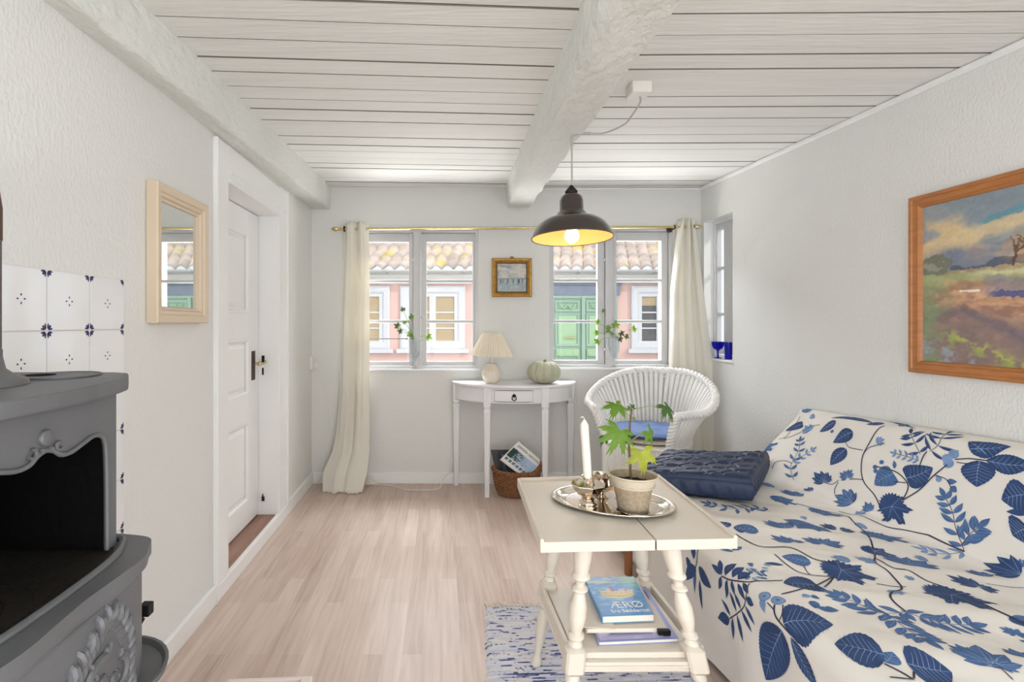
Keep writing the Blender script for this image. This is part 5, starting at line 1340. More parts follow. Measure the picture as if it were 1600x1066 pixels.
# ------------------------------------------------------------------ magazines on the lower shelf
SZ = .279
def flat_booklet(name, label, q, z0, th, cover, group=None, cat='magazine', attrf=None):
    root = thing(name, label, cat, (sum(p[0] for p in q)/4, sum(p[1] for p in q)/4, z0), group); t = min(.0012, th*.2)
    m = MB(); m.hexa(q, z0+th-t, z0+th); m.hexa(q, z0, z0+t); a, d = Vector(q[0]), Vector(q[3]); e = (Vector(q[1])-a).normalized()*.0015; m.hexa([a-e, a, d, d-e], z0, z0+th)
    build('cover', m, cover, root)
    c = sum((Vector(p) for p in q), Vector((0, 0)))/4; m = MB(); m.hexa([c+(Vector(p)-c)*.985 for p in q], z0+t, z0+th-t); build('pages', m, M['paper'], root)
    return root
bluewash = mat('lilac_cover', (150, 158, 208), .4)
q = [(.424, 1.362), (.646, 1.378), (.668, 1.676), (.455, 1.672)]
r0 = flat_booklet('lilac_magazine', 'large lilac and blue magazine at the bottom of the pile on the shelf', q, SZ, .010, bluewash)
def bl(q, u, v, z): 
    p = Vector(q[0])*(1-u)*(1-v)+Vector(q[1])*u*(1-v)+Vector(q[2])*u*v+Vector(q[3])*(1-u)*v; return (p.x, p.y, z)
def wash(U, V):
    n_ = fbm(U*4, V*6, 2); c = L3(186, 182, 222)*np.ones(U.shape+(1,)); c = mixc(c, L3(66, 84, 150), sstep(.5, .8, 1-np.abs(V-.75)*2.2+.7*(n_-.5))); c = mixc(c, L3(80, 96, 156), (1-sstep(.0, .07, np.abs(V-.10)))*(U < .75)); return mixc(c, L3(220, 214, 236), sstep(.55, .7, n_)*.7)
canvas('cover_picture', lambda u, v: bl(q, .02+.93*u, .02+.96*v, SZ+.0106), 50, 60, wash, M['print'], r0)
q2 = [(.402, 1.400), (.625, 1.405), (.640, 1.645), (.432, 1.635)]
flat_booklet('cream_booklet', 'plain cream booklet under the sea-blue guide on the shelf', q2, SZ+.011, .012, M['creamcard'])
q3 = [(.385, 1.405), (.480, 1.395), (.500, 1.645), (.420, 1.65)]
flat_booklet('cream_leaflet', 'cream leaflet poking out left of the pile on the shelf', q3, SZ+.0235, .003, M['creamcard'], cat='leaflet')
m = MB(); m.box((.597, 1.390, SZ+.0105), (.631, 1.4025, SZ+.0230)); m.tube([(.600, 1.389, SZ+.021), (.606, 1.379, SZ+.017), (.622, 1.379, SZ+.017), (.628, 1.389, SZ+.021)], .0016, 6); o = build('binder_clip', m, M['black'], bevel=.001); tag(o, 'small black clip at the corner of the cream booklet', 'clip')
q4 = [(.452, 1.418), (.600, 1.428), (.624, 1.642), (.462, 1.638)]; zb_ = SZ+.027; th_ = .020
r1 = flat_booklet('island_guide', 'blue guide booklet with a yellow boat on top of the pile on the shelf', q4, zb_, th_, mat('sea_blue_cover', (96, 154, 206), .35), cat='book')
def guide(U, V):
    n_ = fbm(U*6, V*16, 5); c = L3(92, 152, 208)*np.ones(U.shape+(1,)); c = mixc(c, L3(150, 196, 226), sstep(.45, .7, n_)*.8*(1-sstep(0, .3, .3-V)))
    s_ = V > .82; c = mixc(c, L3(206, 210, 204), s_*sstep(.35, .6, fbm(U*5, V*20, 8))); c = mixc(c, L3(110, 160, 150), s_*(U > .6)*.5)
    c = mixc(c, L3(130, 190, 170), (sstep(.6, .8, U)*sstep(.55, .75, V))*.5)
    # boat hull
    hb = (V-.52+.0*U); xx = (U-.50)/.34; hull = (np.abs(xx) < 1)&(V < .58)&(V > .40+.10*np.abs(xx)**2.2)
    c = mixc(c, L3(226, 208, 150), hull*1.); c = mixc(c, L3(170, 148, 100), (hull&(np.abs(V-.46-.07*xx**2) < .007))*1.); c = mixc(c, L3(206, 150, 120), (hull&(V > .54)&(fbm(U*40, V*40, 3) > .55))*1.)
    rim = (np.abs(V-.58-.03*xx**2) < .012)&(np.abs(xx) < 1.05); c = mixc(c, L3(240, 226, 180), rim*1.)
    for u_, h_, w_ in ((.36, .66, .05), (.42, .72, .03), (.60, .65, .06), (.70, .63, .03)): c = mixc(c, L3(232, 206, 190) if w_ > .04 else L3(200, 120, 110), ((np.abs(U-u_) < w_)&(V > .585)&(V < h_))*.9)
    return c
canvas('cover_picture', lambda u, v: bl(q4, .01+.98*u, .01+.98*v, zb_+th_+.0005), 90, 120, guide, M['print'], r1)
ex_ = (Vector(q4[1])-Vector(q4[0])).normalized(); ey_ = Vector((-ex_.y, ex_.x))
def flatT(u, v, z): p = bl(q4, u, v, z); return Matrix(((ex_.x, ey_.x, 0, p[0]), (ex_.y, ey_.y, 0, p[1]), (0, 0, 1, z), (0, 0, 0, 1)))
text('title_text', 'ÆRØ', flatT(.56, .235, zb_+th_+.001), .044, M['whiteink'], r1)
text('subtitle_text', 'Ere Søddernal', flatT(.58, .10, zb_+th_+.001), .020, M['whiteink'], r1)

# ------------------------------------------------------------------ rag rug
rq = [Vector((.112, 1.20, 0)), Vector((.80, 1.24, 0)), Vector((.82, 2.055, 0)), Vector((.176, 2.04, 0))]
nu, nv = 260, 480; U, V = np.meshgrid(np.linspace(0, 1, nu), np.linspace(0, 1, nv), indexing='ij')
row_ = np.floor(V*120)
c = L3(214, 214, 222)*np.ones(U.shape+(1,)); h1 = vnoise(row_*3.7, row_*0+.5, 2); h2 = vnoise(U*16+row_*17.3, row_*2.1, 7); h3 = vnoise(U*80+row_*9.1, row_*1.3, 11); h4 = vnoise(U*200+row_*5, row_*3.3, 13)
c = mixc(c, L3(172, 180, 208), sstep(.5, .8, h1)*.6); c = mixc(c, L3(72, 88, 150), sstep(.66, .74, h2)*sstep(.30, .5, h1)); c = mixc(c, L3(58, 66, 100), sstep(.72, .78, h3)*sstep(.45, .6, h2)*.9)
c = mixc(c, L3(228, 222, 220), sstep(.55, .75, vnoise(U*12+row_*3.3, row_*5.7, 17))*.8); c = mixc(c, L3(96, 76, 80), sstep(.86, .9, h4)*sstep(.5, .6, h1)*.7)
c = c*(.80+.26*np.abs(np.sin(V*120*PI))[..., None]**.6)
hgt = .0075+.003*np.abs(np.sin(V*120*PI))+.0018*(h3-.5)
ru = thing('rag_rug', 'blue and white woven rag rug with fringed end under the side table', 'rug', (.47, 1.63, 0))
A = []
for i in range(nu):
    r_ = []
    for j in range(nv):
        u, v = U[i, j], V[i, j]; uu = u+(.006*math.sin(v*60)+.004*math.sin(v*171))*(1 if u < .5 else -1)*abs(2*u-1)
        p = rq[0]*(1-uu)*(1-v)+rq[1]*uu*(1-v)+rq[2]*uu*v+rq[3]*(1-uu)*v; e = min(u, 1-u, v, 1-v); r_.append((p.x, p.y, max(.0005, float(hgt[i, j])*min(1, e*60+.05))))
    A.append(r_)
m = MB(); m.grid(A, flip=True); build('woven_field', m, M['rug'], ru, smooth=True, angle=180, sattr=c.reshape(-1, 3))
m = MB(); r = random.Random(5)
for k in range(46):
    u = (k+.5)/46
    for rep in range(3):
        p = rq[3]*(1-u)+rq[2]*u; a = r.uniform(-.010, .010); l = r.uniform(.018, .042); lean = -.012+.01*math.sin(k*.6)
        m.tube([p+Vector((a*.3, -.004, .007)), p+Vector((a+lean*.5, l*.5, .006)), p+Vector((a*1.6+lean, l, .003))], .0015, 5)
build('fringe', m, M['fringe'], ru)['kind'] = 'stuff'
# ------------------------------------------------------------------ sofa bed with printed throw
Y0s, Y1s = .62, 2.56
def prof_pts(y):
    e = float(sstep(2.15, 2.56, y))            # far end: throw drapes flatter over the back
    x0 = 1.672-.13*e+.012*math.sin(y*5); w = .10+.20*e
    zt = .720+.050*(2.5-y)/.9
    seat = .410+.010*math.sin(y*2.1+.4)
    return [(.888, .035), (.884, .15), (.876, .30), (.868, seat-.045), (.873, seat-.018), (.890, seat-.004), (.93, seat+.004), (1.15, seat+.010), (1.40, seat+.004), (x0-.09, seat-.002), (x0-.03, seat+.006),
            (x0, seat+.03), (x0+w*.35, seat+.12), (x0+w*.75, seat+.235), (min(x0+w, 1.80), zt-.035), (min(x0+w+.025, 1.815), zt-.010), (1.838, zt), (1.850, zt-.01)]
NS, NY = 190, 190
ys = np.linspace(Y0s, Y1s, NY); G = np.zeros((NY, NS, 3)); Ssum = None
for i, y in enumerate(ys):
    pts = smoothline([(a, b, 0) for a, b in prof_pts(y)], 8); a = np.array([(p.x, p.y) for p in pts]); d = np.r_[0, np.cumsum(np.hypot(*(a[1:]-a[:-1]).T))]
    t = np.linspace(0, d[-1], NS); G[i, :, 0] = np.interp(t, d, a[:, 0]); G[i, :, 1] = y; G[i, :, 2] = np.interp(t, d, a[:, 1])
    if Ssum is None: Ssum = d[-1]
# wrinkles along the normal
du = np.gradient(G, axis=0); dv = np.gradient(G, axis=1); Nn = np.cross(dv, du); Nn /= np.linalg.norm(Nn, axis=2, keepdims=True)+1e-9
if Nn[NY//2, NS//2, 2] < 0: Nn = -Nn
TI, SI = np.meshgrid(ys, np.linspace(0, 1, NS), indexing='ij'); X_ = G[..., 0]; Z_ = G[..., 2]
seatm = sstep(.92, 1.05, X_)*(1-sstep(1.6, 1.66, X_)); backm = sstep(1.66, 1.72, X_)*(1-sstep(.70, .73, Z_)); frontm = 1-sstep(.37, .41, Z_)*1.-sstep(.9, 1.0, X_); frontm = np.clip(frontm, 0, 1)
wr = fbm(TI*9+X_*3, X_*3.5-TI*1.0, 3, 3)-.5
ridge = np.abs(fbm(TI*6.5+X_*2.6, X_*2.2, 7, 3)-.5)
disp = seatm*(.018*wr-.030*np.clip(.05-ridge, 0, 1)*4*0+.017*np.sin(TI*26+X_*7+6*fbm(TI*2, X_*2, 1))*fbm(TI*4, X_*3, 5)*.8)+backm*(.012*(fbm(TI*4, Z_*7, 11, 3)-.5))+frontm*(.010*np.sin(TI*21+2*fbm(TI*3, Z_*2, 2)*3)*(.40-Z_)/.4)
G2 = G+Nn*disp[..., None]
G2[..., 0] = np.minimum(G2[..., 0], 1.852); G2[..., 2] = np.maximum(G2[..., 2], .02)
du = np.gradient(G2, axis=0); dv = np.gradient(G2, axis=1); N2 = np.cross(dv, du); N2 /= np.linalg.norm(N2, axis=2, keepdims=True)+1e-9
if N2[NY//2, NS//2, 2] < 0: N2 = -N2
PXg = VX+F*G2[..., 0]/G2[..., 1]; PYg = VY-F*(G2[..., 2]-CH)/G2[..., 1]
vis = (N2[..., 0]*(0-G2[..., 0])+N2[..., 1]*(0-G2[..., 1])+N2[..., 2]*(CH-G2[..., 2])) > 0
DY = ys[1]-ys[0]; DS = Ssum/(NS-1)
def inv(px, py):
    """fabric coordinates (y metres, s metres) under a point of the photo"""
    d = (PXg-px)**2+(PYg-py)**2; d = np.where(vis, d, 1e9); i, j = np.unravel_index(np.argmin(d), d.shape)
    i = min(max(i, 1), NY-2); j = min(max(j, 1), NS-2)
    A_ = np.array([[(PXg[i+1, j]-PXg[i-1, j])/2, (PXg[i, j+1]-PXg[i, j-1])/2], [(PYg[i+1, j]-PYg[i-1, j])/2, (PYg[i, j+1]-PYg[i, j-1])/2]])
    r = np.array([px-PXg[i, j], py-PYg[i, j]])
    try: q = np.clip(np.linalg.solve(A_, r), -6, 6)
    except Exception: q = np.zeros(2)
    return np.array([(i+q[0])*DY, (j+q[1])*DS])
def SF(y, s, h=.0011):
    a = min(max(y/DY, 0), NY-1.001); b = min(max(s/DS, 0), NS-1.001); i, j = int(a), int(b); fa, fb = a-i, b-j
    def bi(Z): return Z[i, j]*(1-fa)*(1-fb)+Z[i+1, j]*fa*(1-fb)+Z[i, j+1]*(1-fa)*fb+Z[i+1, j+1]*fa*fb
    return tuple(bi(G2)+bi(N2)*h)
cover = MB(); cover.v = [tuple(p) for p in G2.reshape(-1, 3).tolist()]
for i in range(NY-1):
    for j in range(NS-1): a = i*NS+j; cover.f.append((a, a+1, a+NS+1, a+NS)); cover.m.append(0)
# end drops
for i, yy in ((0, -1), (NY-1, 1)):
    rows = [[tuple(G2[i, j]) for j in range(NS)]]
    for k in range(1, 7): rows.append([(G2[i, j, 0], G2[i, j, 1]+yy*(.010+.018*(k/6)+.004*math.sin(G2[i, j, 0]*26)), max(.03, .03+(G2[i, j, 2]-.03)*(1-k/6))) for j in range(NS)])
    cover.grid(rows, flip=(yy > 0))
NAVY, MID, LIGHT, VEIN, TWIG = 1, 2, 3, 4, 5
def line2(pts2, w, mi, h=.0016, taper=False, n=5):
    pts = [np.array(p) for p in pts2]
    if len(pts) > 2:
        sp = smoothline([(p[0], p[1], 0) for p in pts], n); pts = [np.array((p.x, p.y)) for p in sp]
    else:
        pts = [pts[0]+(pts[1]-pts[0])*k/6 for k in range(7)]
    # densify
    out = [pts[0]]
    for a, b in zip(pts[:-1], pts[1:]):
        k = max(1, int(np.linalg.norm(b-a)/.010)); out += [a+(b-a)*(q+1)/k for q in range(k)]
    L_, R_ = [], []
    for i, p in enumerate(out):
        d = out[min(i+1, len(out)-1)]-out[max(i-1, 0)]; d = d/(np.linalg.norm(d)+1e-9); nrm = np.array((-d[1], d[0])); ww = w/2*(1-.75*i/len(out) if taper else 1)
        a = p+nrm*ww; b = p-nrm*ww; L_.append(SF(a[0], a[1], h)); R_.append(SF(b[0], b[1], h))
    cover.grid([L_, R_], mi)
def leaf2(b, t, w, mi, shape='ovate', curve=0., serr=0., veins=0, h=.0011):
    b = np.array(b); t = np.array(t); d = t-b; L_ = np.linalg.norm(d)+1e-9; d = d/L_; n = np.array((-d[1], d[0])); nt_ = max(10, int(L_/.005)); nt_ = min(nt_, 44); ks = 3 if w < .03 else 5
    rows = []
    for k in range(nt_+1):
        q = k/nt_
        if shape == 'ovate': f = (math.sin(PI*q**.72))**.85
        elif shape == 'heart': f = (math.sin(PI*(q*.93+.07)**.55))**.75
        elif shape == 'maple': f = (math.sin(PI*q**.8))**.5*(.55+.45*abs(math.sin(q*PI*2.6+.5))**.8)
        else: f = math.sin(PI*q**.9)
        f *= 1+serr*((k % 2)*2-1)
        c = b+d*L_*q+n*curve*L_*math.sin(PI*q); rows.append([SF(*(c+n*w/2*f*(u/ks)), h) for u in range(-ks, ks+1)])
    cover.grid(rows, mi)
    if veins:
        line2([b+d*L_*q+n*curve*L_*math.sin(PI*q) for q in (0, .25, .5, .75, .97)], .0022 if w > .05 else .0012, VEIN, h+.0005, taper=True)
        for k in range(1, veins+1):
            q = k/(veins+1)*.85; f = math.sin(PI*q**.72)**.85; c = b+d*L_*q+n*curve*L_*math.sin(PI*q)
            for s_ in (1, -1): line2([c, c+d*L_*.10+n*s_*w*.22*f, c+d*L_*.16+n*s_*w*.43*f], .0011, VEIN, h+.0005, taper=True, n=3)
def sprig2(c, a, r, mi, n=5, spread=2.2, vein=True):
    c = np.array(c)
    for k in range(n):
        q = a+(k/(n-1)-.5)*spread*1.25; l = r*(1-.25*abs(k/(n-1)-.5)*2)*(1+.1*math.sin(k*7)); t = c+l*np.array((math.cos(q), math.sin(q))); leaf2(c, t, l*.42, mi, 'lance', curve=.05*math.sin(k*3), h=.0011+.0001*k)
        if vein and r > .03: line2([c, (c+t)/2, t*.9+c*.1], .0010, VEIN, .0020, n=3)
def maple2(b, t, w, mi):
    b = np.array(b); t = np.array(t); d = t-b; L_ = np.linalg.norm(d); d = d/L_; n = np.array((-d[1], d[0]))
    c = b+d*L_*.30; N_ = 72; ctr = []; ring = []
    for k in range(N_):
        a = 2*PI*k/N_-PI; # 0 = towards tip
        lob = [(0, .88), (.85, .80), (-.85, .80), (1.75, .62), (-1.75, .62), (2.6, .40), (-2.6, .40)]
        r = .52
        for la, lr in lob:
            dd = abs((a-la+PI) % (2*PI)-PI); r = max(r, lr*max(0, 1-(dd/.72)**1.25))
        r = r*(1+.09*((k % 3)-1))
        p = c+d*math.cos(a)*r*L_*.70+n*math.sin(a)*r*w*.62; ring.append(p)
    for f0, f1 in ((.0, .35), (.35, .7), (.7, 1.)):
        cover.grid([[SF(*(c+(p-c)*f0)) for p in ring], [SF(*(c+(p-c)*f1)) for p in ring]], mi, closev=True)
    for la in (0, .85, -.85, 1.75, -1.75):
        e = c+d*math.cos(la)*L_*.5+n*math.sin(la)*w*.4; line2([c, (c+e)/2, e], .0014, VEIN, .0018, taper=True, n=3)
def compound2(pts2, mi, nl, l, w, side_a=.9, wob=.1, both=True, stem=TWIG, start=.12):
    sp = smoothline([(p[0], p[1], 0) for p in pts2], 10); P2 = [np.array((p.x, p.y)) for p in sp]; line2(pts2, .0022, stem)
    for k in range(nl):
        q = start+(1-start)*k/(nl-1); i = min(int(q*(len(P2)-1)), len(P2)-2); p = P2[i]; d = P2[i+1]-P2[i]; d /= np.linalg.norm(d)+1e-9; ang = math.atan2(d[1], d[0])
        ll = l*(1-.35*abs(q-.45)*1.6)
        for s_ in ((1, -1) if both else (1 if k % 2 else -1,)):
            a = ang+s_*(side_a+wob*math.sin(k*5)); leaf2(p, p+ll*np.array((math.cos(a), math.sin(a))), w, mi, 'lance', curve=.06*s_)
            line2([p, p+ll*.85*np.array((math.cos(a), math.sin(a)))], .0008, VEIN, .0018)
    if nl: 
        d = P2[-1]-P2[-3]; d /= np.linalg.norm(d)+1e-9; leaf2(P2[-1], P2[-1]+d*l*.8, w, mi, 'lance')
cA = lambda x, y: inv(1040+x/4.332, 820+y/4.332)
cE = lambda x, y: inv(1060+x/2.391, 620+y/2.391)
cB = lambda x, y: inv(1140+x/5.33, 620+y/5.33)
cC = lambda x, y: inv(1350+x/4.844, 660+y/4.844)
cD = lambda x, y: inv(1250+x/4.571, 840+y/4.571)
# --- large stems
for c_, w_, pts in (
    (cE, .0055, [(215, 515), (300, 560), (420, 565), (500, 605), (580, 625), (640, 650)]), (cE, .005, [(440, 400), (530, 425), (600, 440), (660, 475), (700, 510), (725, 560), (735, 600), (735, 620), (785, 655), (835, 715), (800, 730), (795, 755), (850, 805)]),
    (cE, .005, [(600, 430), (680, 445), (760, 480), (850, 500), (935, 518)]), (cE, .006, [(935, 518), (1000, 550), (1070, 580)]), (cE, .0055, [(735, 605), (800, 640), (860, 650), (930, 690), (1000, 715)]), (cE, .0075, [(1000, 715), (1100, 760), (1200, 805), (1291, 850)]),
    (cE, .0045, [(385, 740), (460, 720), (530, 700), (575, 675)]), (cE, .004, [(270, 695), (330, 690), (390, 688)]), (cE, .004, [(360, 590), (420, 640), (480, 665), (575, 675)]), (cE, .003, [(465, 630), (480, 655), (495, 668)]),
    (cA, .005, [(740, 545), (740, 600), (765, 650), (850, 745)]), (cA, .003, [(795, 545), (790, 610), (770, 660)]), (cA, .003, [(690, 530), (735, 580), (745, 620)]), (cA, .004, [(1140, 350), (1110, 395), (1075, 425)]),
    (cA, .004, [(225, 165), (215, 230), (205, 290)]), (cE, .005, [(770, 1000), (830, 1030), (880, 1060)]), (cE, .004, [(790, 1050), (870, 1058)]), (cE, .004, [(880, 1055), (880, 1030)]),
    (cE, .0045, [(757, 420), (735, 370), (690, 310), (690, 220), (740, 130), (770, 110)]), (cE, .003, [(690, 200), (640, 190), (625, 170)]), (cE, .003, [(692, 215), (715, 190), (770, 175)]), (cE, .0035, [(690, 310), (655, 308), (640, 310)]), (cE, .003, [(545, 320), (575, 328), (600, 312)]), (cE, .003, [(598, 320), (585, 345), (585, 365)]),
    (cE, .0045, [(838, 388), (857, 350), (855, 320), (820, 285), (780, 270), (740, 262)]), (cE, .0035, [(805, 318), (850, 322)]), (cE, .0045, [(838, 388), (900, 350), (950, 300), (1005, 255)]), (cE, .004, [(900, 265), (915, 225), (930, 205)]), (cE, .004, [(1035, 235), (1090, 232), (1160, 240)]), (cE, .003, [(1040, 245), (1080, 250), (1120, 240)]),
    (cE, .003, [(375, 160), (405, 148), (425, 120), (455, 75)]), (cE, .003, [(395, 158), (440, 142), (490, 115), (530, 105)]), (cE, .0035, [(350, 270), (365, 245), (400, 240), (425, 250)]), (cE, .003, [(960, 295), (1000, 308), (1020, 340)]), (cE, .003, [(740, 700), (800, 710), (850, 712)]), (cE, .0022, [(1150, 700), (1230, 712), (1290, 715)]), (cE, .0025, [(1185, 1000), (1220, 1030), (1250, 1060)])):
    line2([c_(*p) for p in pts], w_, TWIG)
# --- broad leaves: base, tip, width, colour, shape
for c_, b, t, w_, mi, sh_, v_ in (
    (cA, (790, 720), (680, 1050), .100, NAVY, 'ovate', 7), (cA, (848, 762), (1035, 1110), .052, NAVY, 'lance', 7), (cA, (800, 675), (1135, 680), .125, NAVY, 'ovate', 7), (cA, (1035, 415), (800, 400), .088, NAVY, 'heart', 5),
    (cA, (985, 260), (785, 215), .060, MID, 'ovate', 5), (cA, (800, 275), (665, 262), .014, NAVY, 'lance', 0), (cA, (630, 45), (462, 15), .060, MID, 'ovate', 4), (cA, (460, 185), (360, 165), .018, MID, 'lance', 0), (cA, (450, 175), (515, 150), .018, MID, 'lance', 0),
    (cA, (205, 290), (135, 375), .040, NAVY, 'maple', 0), (cA, (225, 290), (310, 430), .048, NAVY, 'maple', 0), (cA, (232, 370), (250, 575), .020, NAVY, 'lance', 0), (cA, (205, 320), (198, 462), .018, MID, 'lance', 0), (cA, (200, 160), (190, 232), .028, NAVY, 'ovate', 0), (cA, (165, 240), (150, 290), .035, NAVY, 'ovate', 0),
    (cE, (770, 968), (583, 925), .120, NAVY, 'ovate', 6), (cE, (772, 995), (800, 955), .035, MID, 'ovate', 3), (cE, (855, 1000), (1022, 1032), .120, NAVY, 'ovate', 6),
    (cE, (466, 103), (400, 128), .052, NAVY, 'heart', 4), (cE, (590, 92), (528, 132), .058, NAVY, 'ovate', 4), (cE, (722, 84), (572, 80), .030, NAVY, 'lance', 4), (cE, (640, 66), (568, 55), .030, NAVY, 'ovate', 3), (cE, (653, 132), (578, 172), .062, NAVY, 'ovate', 4), (cE, (628, 195), (568, 256), .060, NAVY, 'ovate', 5),
    (cE, (770, 102), (702, 104), .030, NAVY, 'ovate', 2), (cE, (780, 92), (890, 120), .018, NAVY, 'lance', 0), (cE, (805, 288), (733, 330), .078, MID, 'heart', 4), (cE, (808, 270), (806, 238), .014, MID, 'lance', 0), (cE, (852, 305), (952, 266), .085, NAVY, 'heart', 5), (cE, (1128, 240), (1115, 338), .090, NAVY, 'ovate', 6),
    (cE, (1150, 215), (1085, 168), .05, NAVY, 'ovate', 3), (cE, (1092, 195), (1245, 188), .058, NAVY, 'ovate', 5), (cE, (1150, 238), (1330, 255), .058, NAVY, 'lance', 6), (cE, (1315, 365), (1208, 385), .095, NAVY, 'ovate', 5), (cE, (1310, 490), (1250, 520), .095, NAVY, 'ovate', 5), (cE, (1310, 440), (1225, 430), .02, NAVY, 'lance', 0),
    (cE, (1020, 335), (1040, 358), .022, MID, 'ovate', 0), (cE, (1005, 315), (1042, 318), .018, MID, 'ovate', 0), (cE, (975, 320), (968, 292), .018, LIGHT, 'ovate', 0), (cE, (520, 790), (600, 800), .022, MID, 'ovate', 0), (cA, (1010, 520), (1015, 570), .022, MID, 'ovate', 0), (cA, (1080, 560), (1175, 585), .018, MID, 'ovate', 0), (cA, (985, 480), (1045, 505), .016, MID, 'ovate', 0), (cA, (975, 480), (925, 490), .016, LIGHT, 'ovate', 0),
    (cE, (250, 500), (205, 490), .05, NAVY, 'ovate', 3), (cE, (190, 488), (148, 468), .045, NAVY, 'ovate', 2), (cE, (1240, 820), (1300, 862), .03, NAVY, 'lance', 0), (cE, (1330, 830), (1240, 835), .02, MID, 'lance', 0)):
    leaf2(c_(*b), c_(*t), w_*1.12, mi, sh_ if sh_ != 'maple' else 'ovate', curve=.05, serr=.03 if w_ > .04 else 0, veins=v_)
for c_, b, t, w_, mi in ((cE, (545, 635), (765, 690), .17, NAVY), (cE, (955, 712), (1185, 808), .17, NAVY), (cE, (695, 508), (885, 552), .13, MID), (cE, (775, 375), (845, 490), .14, NAVY), (cE, (290, 208), (385, 172), .10, MID), (cE, (350, 375), (455, 408), .10, MID), (cE, (500, 420), (625, 455), .10, MID), (cE, (690, 570), (830, 600), .09, NAVY), (cE, (795, 725), (845, 745), .06, LIGHT)):
    maple2(c_(*b), c_(*t), w_*1.05, mi)
# --- pinnate leaflets of the large spray on the front edge
for b, t, w_ in (((380, 338), (312, 268), .014), ((385, 335), (368, 240), .016), ((405, 345), (482, 268), .020), ((455, 360), (532, 292), .020), ((490, 372), (578, 330), .022), ((380, 352), (362, 438), .012), ((420, 372), (412, 500), .013), ((450, 378), (470, 480), .014), ((435, 455), (482, 592), .014), ((470, 468), (510, 572), .014), ((490, 398), (542, 515), .014), ((525, 395), (562, 468), .012), ((545, 500), (598, 545), .017), ((540, 550), (605, 682), .012), ((515, 580), (584, 728), .013), ((485, 612), (525, 792), .014), ((455, 632), (460, 776), .014), ((440, 615), (380, 503), .013), ((435, 640), (355, 632), .026)):
    leaf2(cA(*b), cA(*t), w_*1.45, NAVY, 'lance', veins=0); line2([cA(*b), cA(*t)], .0010, MID, .0018)
line2([cA(*p) for p in [(380, 348), (440, 375), (550, 390), (640, 385)]], .004, TWIG); line2([cA(*p) for p in [(570, 400), (548, 480), (535, 550), (490, 600), (438, 635)]], .0035, TWIG)
r = random.Random(11)
for k in range(18):
    x, y = 560+r.random()*130, 260+r.random()*110; a = r.random()*6.3; b = cA(x, y); leaf2(b, b+.022*np.array((math.cos(a), math.sin(a))), .011, LIGHT if k % 2 else MID, 'ovate')
for x, y, rr in ((670, 485, .0165), (762, 512, .0175)):
    c0 = cA(x, y)
    for f0, f1, mi in ((0, .25, MID), (.25, .9, LIGHT), (.9, 1., MID)): cover.grid([[SF(*(c0+rr*f0*np.array((math.cos(t), math.sin(t)))), .0013) for t in np.linspace(0, 2*PI, 25)[:-1]], [SF(*(c0+rr*f1*np.array((math.cos(t), math.sin(t)))), .0013) for t in np.linspace(0, 2*PI, 25)[:-1]]], mi, closev=True)
leaf2(cA(655, 500), cA(675, 600), .022, LIGHT, 'ovate', veins=2)
for x, y in ((735, 263), (760, 245), (737, 278), (1005, 232), (1030, 215), (1010, 250), (575, 130)):
    c0 = cE(x, y); rr = .009 if x < 800 else .017; cover.grid([[SF(*(c0+rr*f*np.array((math.cos(t), math.sin(t)))), .0013) for t in np.linspace(0, 2*PI, 17)[:-1]] for f in (0, 1)], MID if x < 800 else LIGHT, closev=True)
# --- five fingered sprigs: centre, direction pixel, size
for c_, c0, c1, mi in ((cE, (545, 320), (510, 285), NAVY), (cE, (550, 320), (560, 285), NAVY), (cE, (630, 300), (650, 275), MID), (cE, (630, 305), (605, 285), MID), (cE, (645, 400), (620, 350), NAVY), (cE, (650, 395), (590, 370), MID), (cE, (440, 372), (400, 350), MID), (cE, (500, 352), (470, 345), NAVY),
    (cE, (400, 492), (340, 465), MID), (cE, (425, 545), (350, 520), MID), (cE, (430, 540), (470, 545), MID), (cE, (505, 480), (450, 490), MID), (cE, (590, 495), (530, 480), NAVY), (cE, (605, 497), (660, 505), NAVY), (cE, (535, 550), (465, 530), MID), (cE, (545, 552), (600, 545), MID), (cE, (780, 595), (720, 570), NAVY), (cE, (860, 630), (800, 595), MID), (cE, (865, 625), (920, 620), MID),
    (cE, (1120, 710), (1010, 670), NAVY), (cE, (1125, 712), (1195, 725), NAVY), (cE, (1145, 672), (1095, 650), MID), (cE, (1280, 665), (1150, 625), NAVY), (cE, (1275, 640), (1265, 605), MID), (cE, (1180, 1000), (1020, 935), MID), (cE, (1185, 1000), (1270, 1015), MID), (cE, (1165, 1010), (1115, 935), MID), (cE, (1255, 885), (1200, 870), MID), (cE, (1262, 890), (1290, 880), MID), (cE, (1300, 975), (1240, 945), MID),
    (cE, (640, 610), (570, 600), LIGHT), (cE, (740, 620), (660, 600), LIGHT), (cE, (880, 685), (840, 670), LIGHT), (cE, (690, 440), (665, 430), LIGHT), (cE, (715, 430), (700, 395), MID), (cE, (700, 485), (660, 480), LIGHT), (cE, (930, 610), (880, 600), LIGHT), (cE, (480, 455), (450, 450), LIGHT), (cE, (350, 330), (310, 330), LIGHT), (cE, (740, 170), (770, 160), LIGHT), (cE, (490, 130), (475, 110), LIGHT), (cE, (510, 70), (490, 80), LIGHT), (cE, (470, 60), (500, 45), MID), (cE, (560, 45), (520, 45), MID), (cE, (830, 105), (860, 110), MID)):
    a = c_(*c0); b = c_(*c1); d = b-a; L_ = np.linalg.norm(d); sprig2(a, math.atan2(d[1], d[0]), min(max(L_, .018), .16), mi, n=5 if L_ > .03 else 4, spread=1.5)
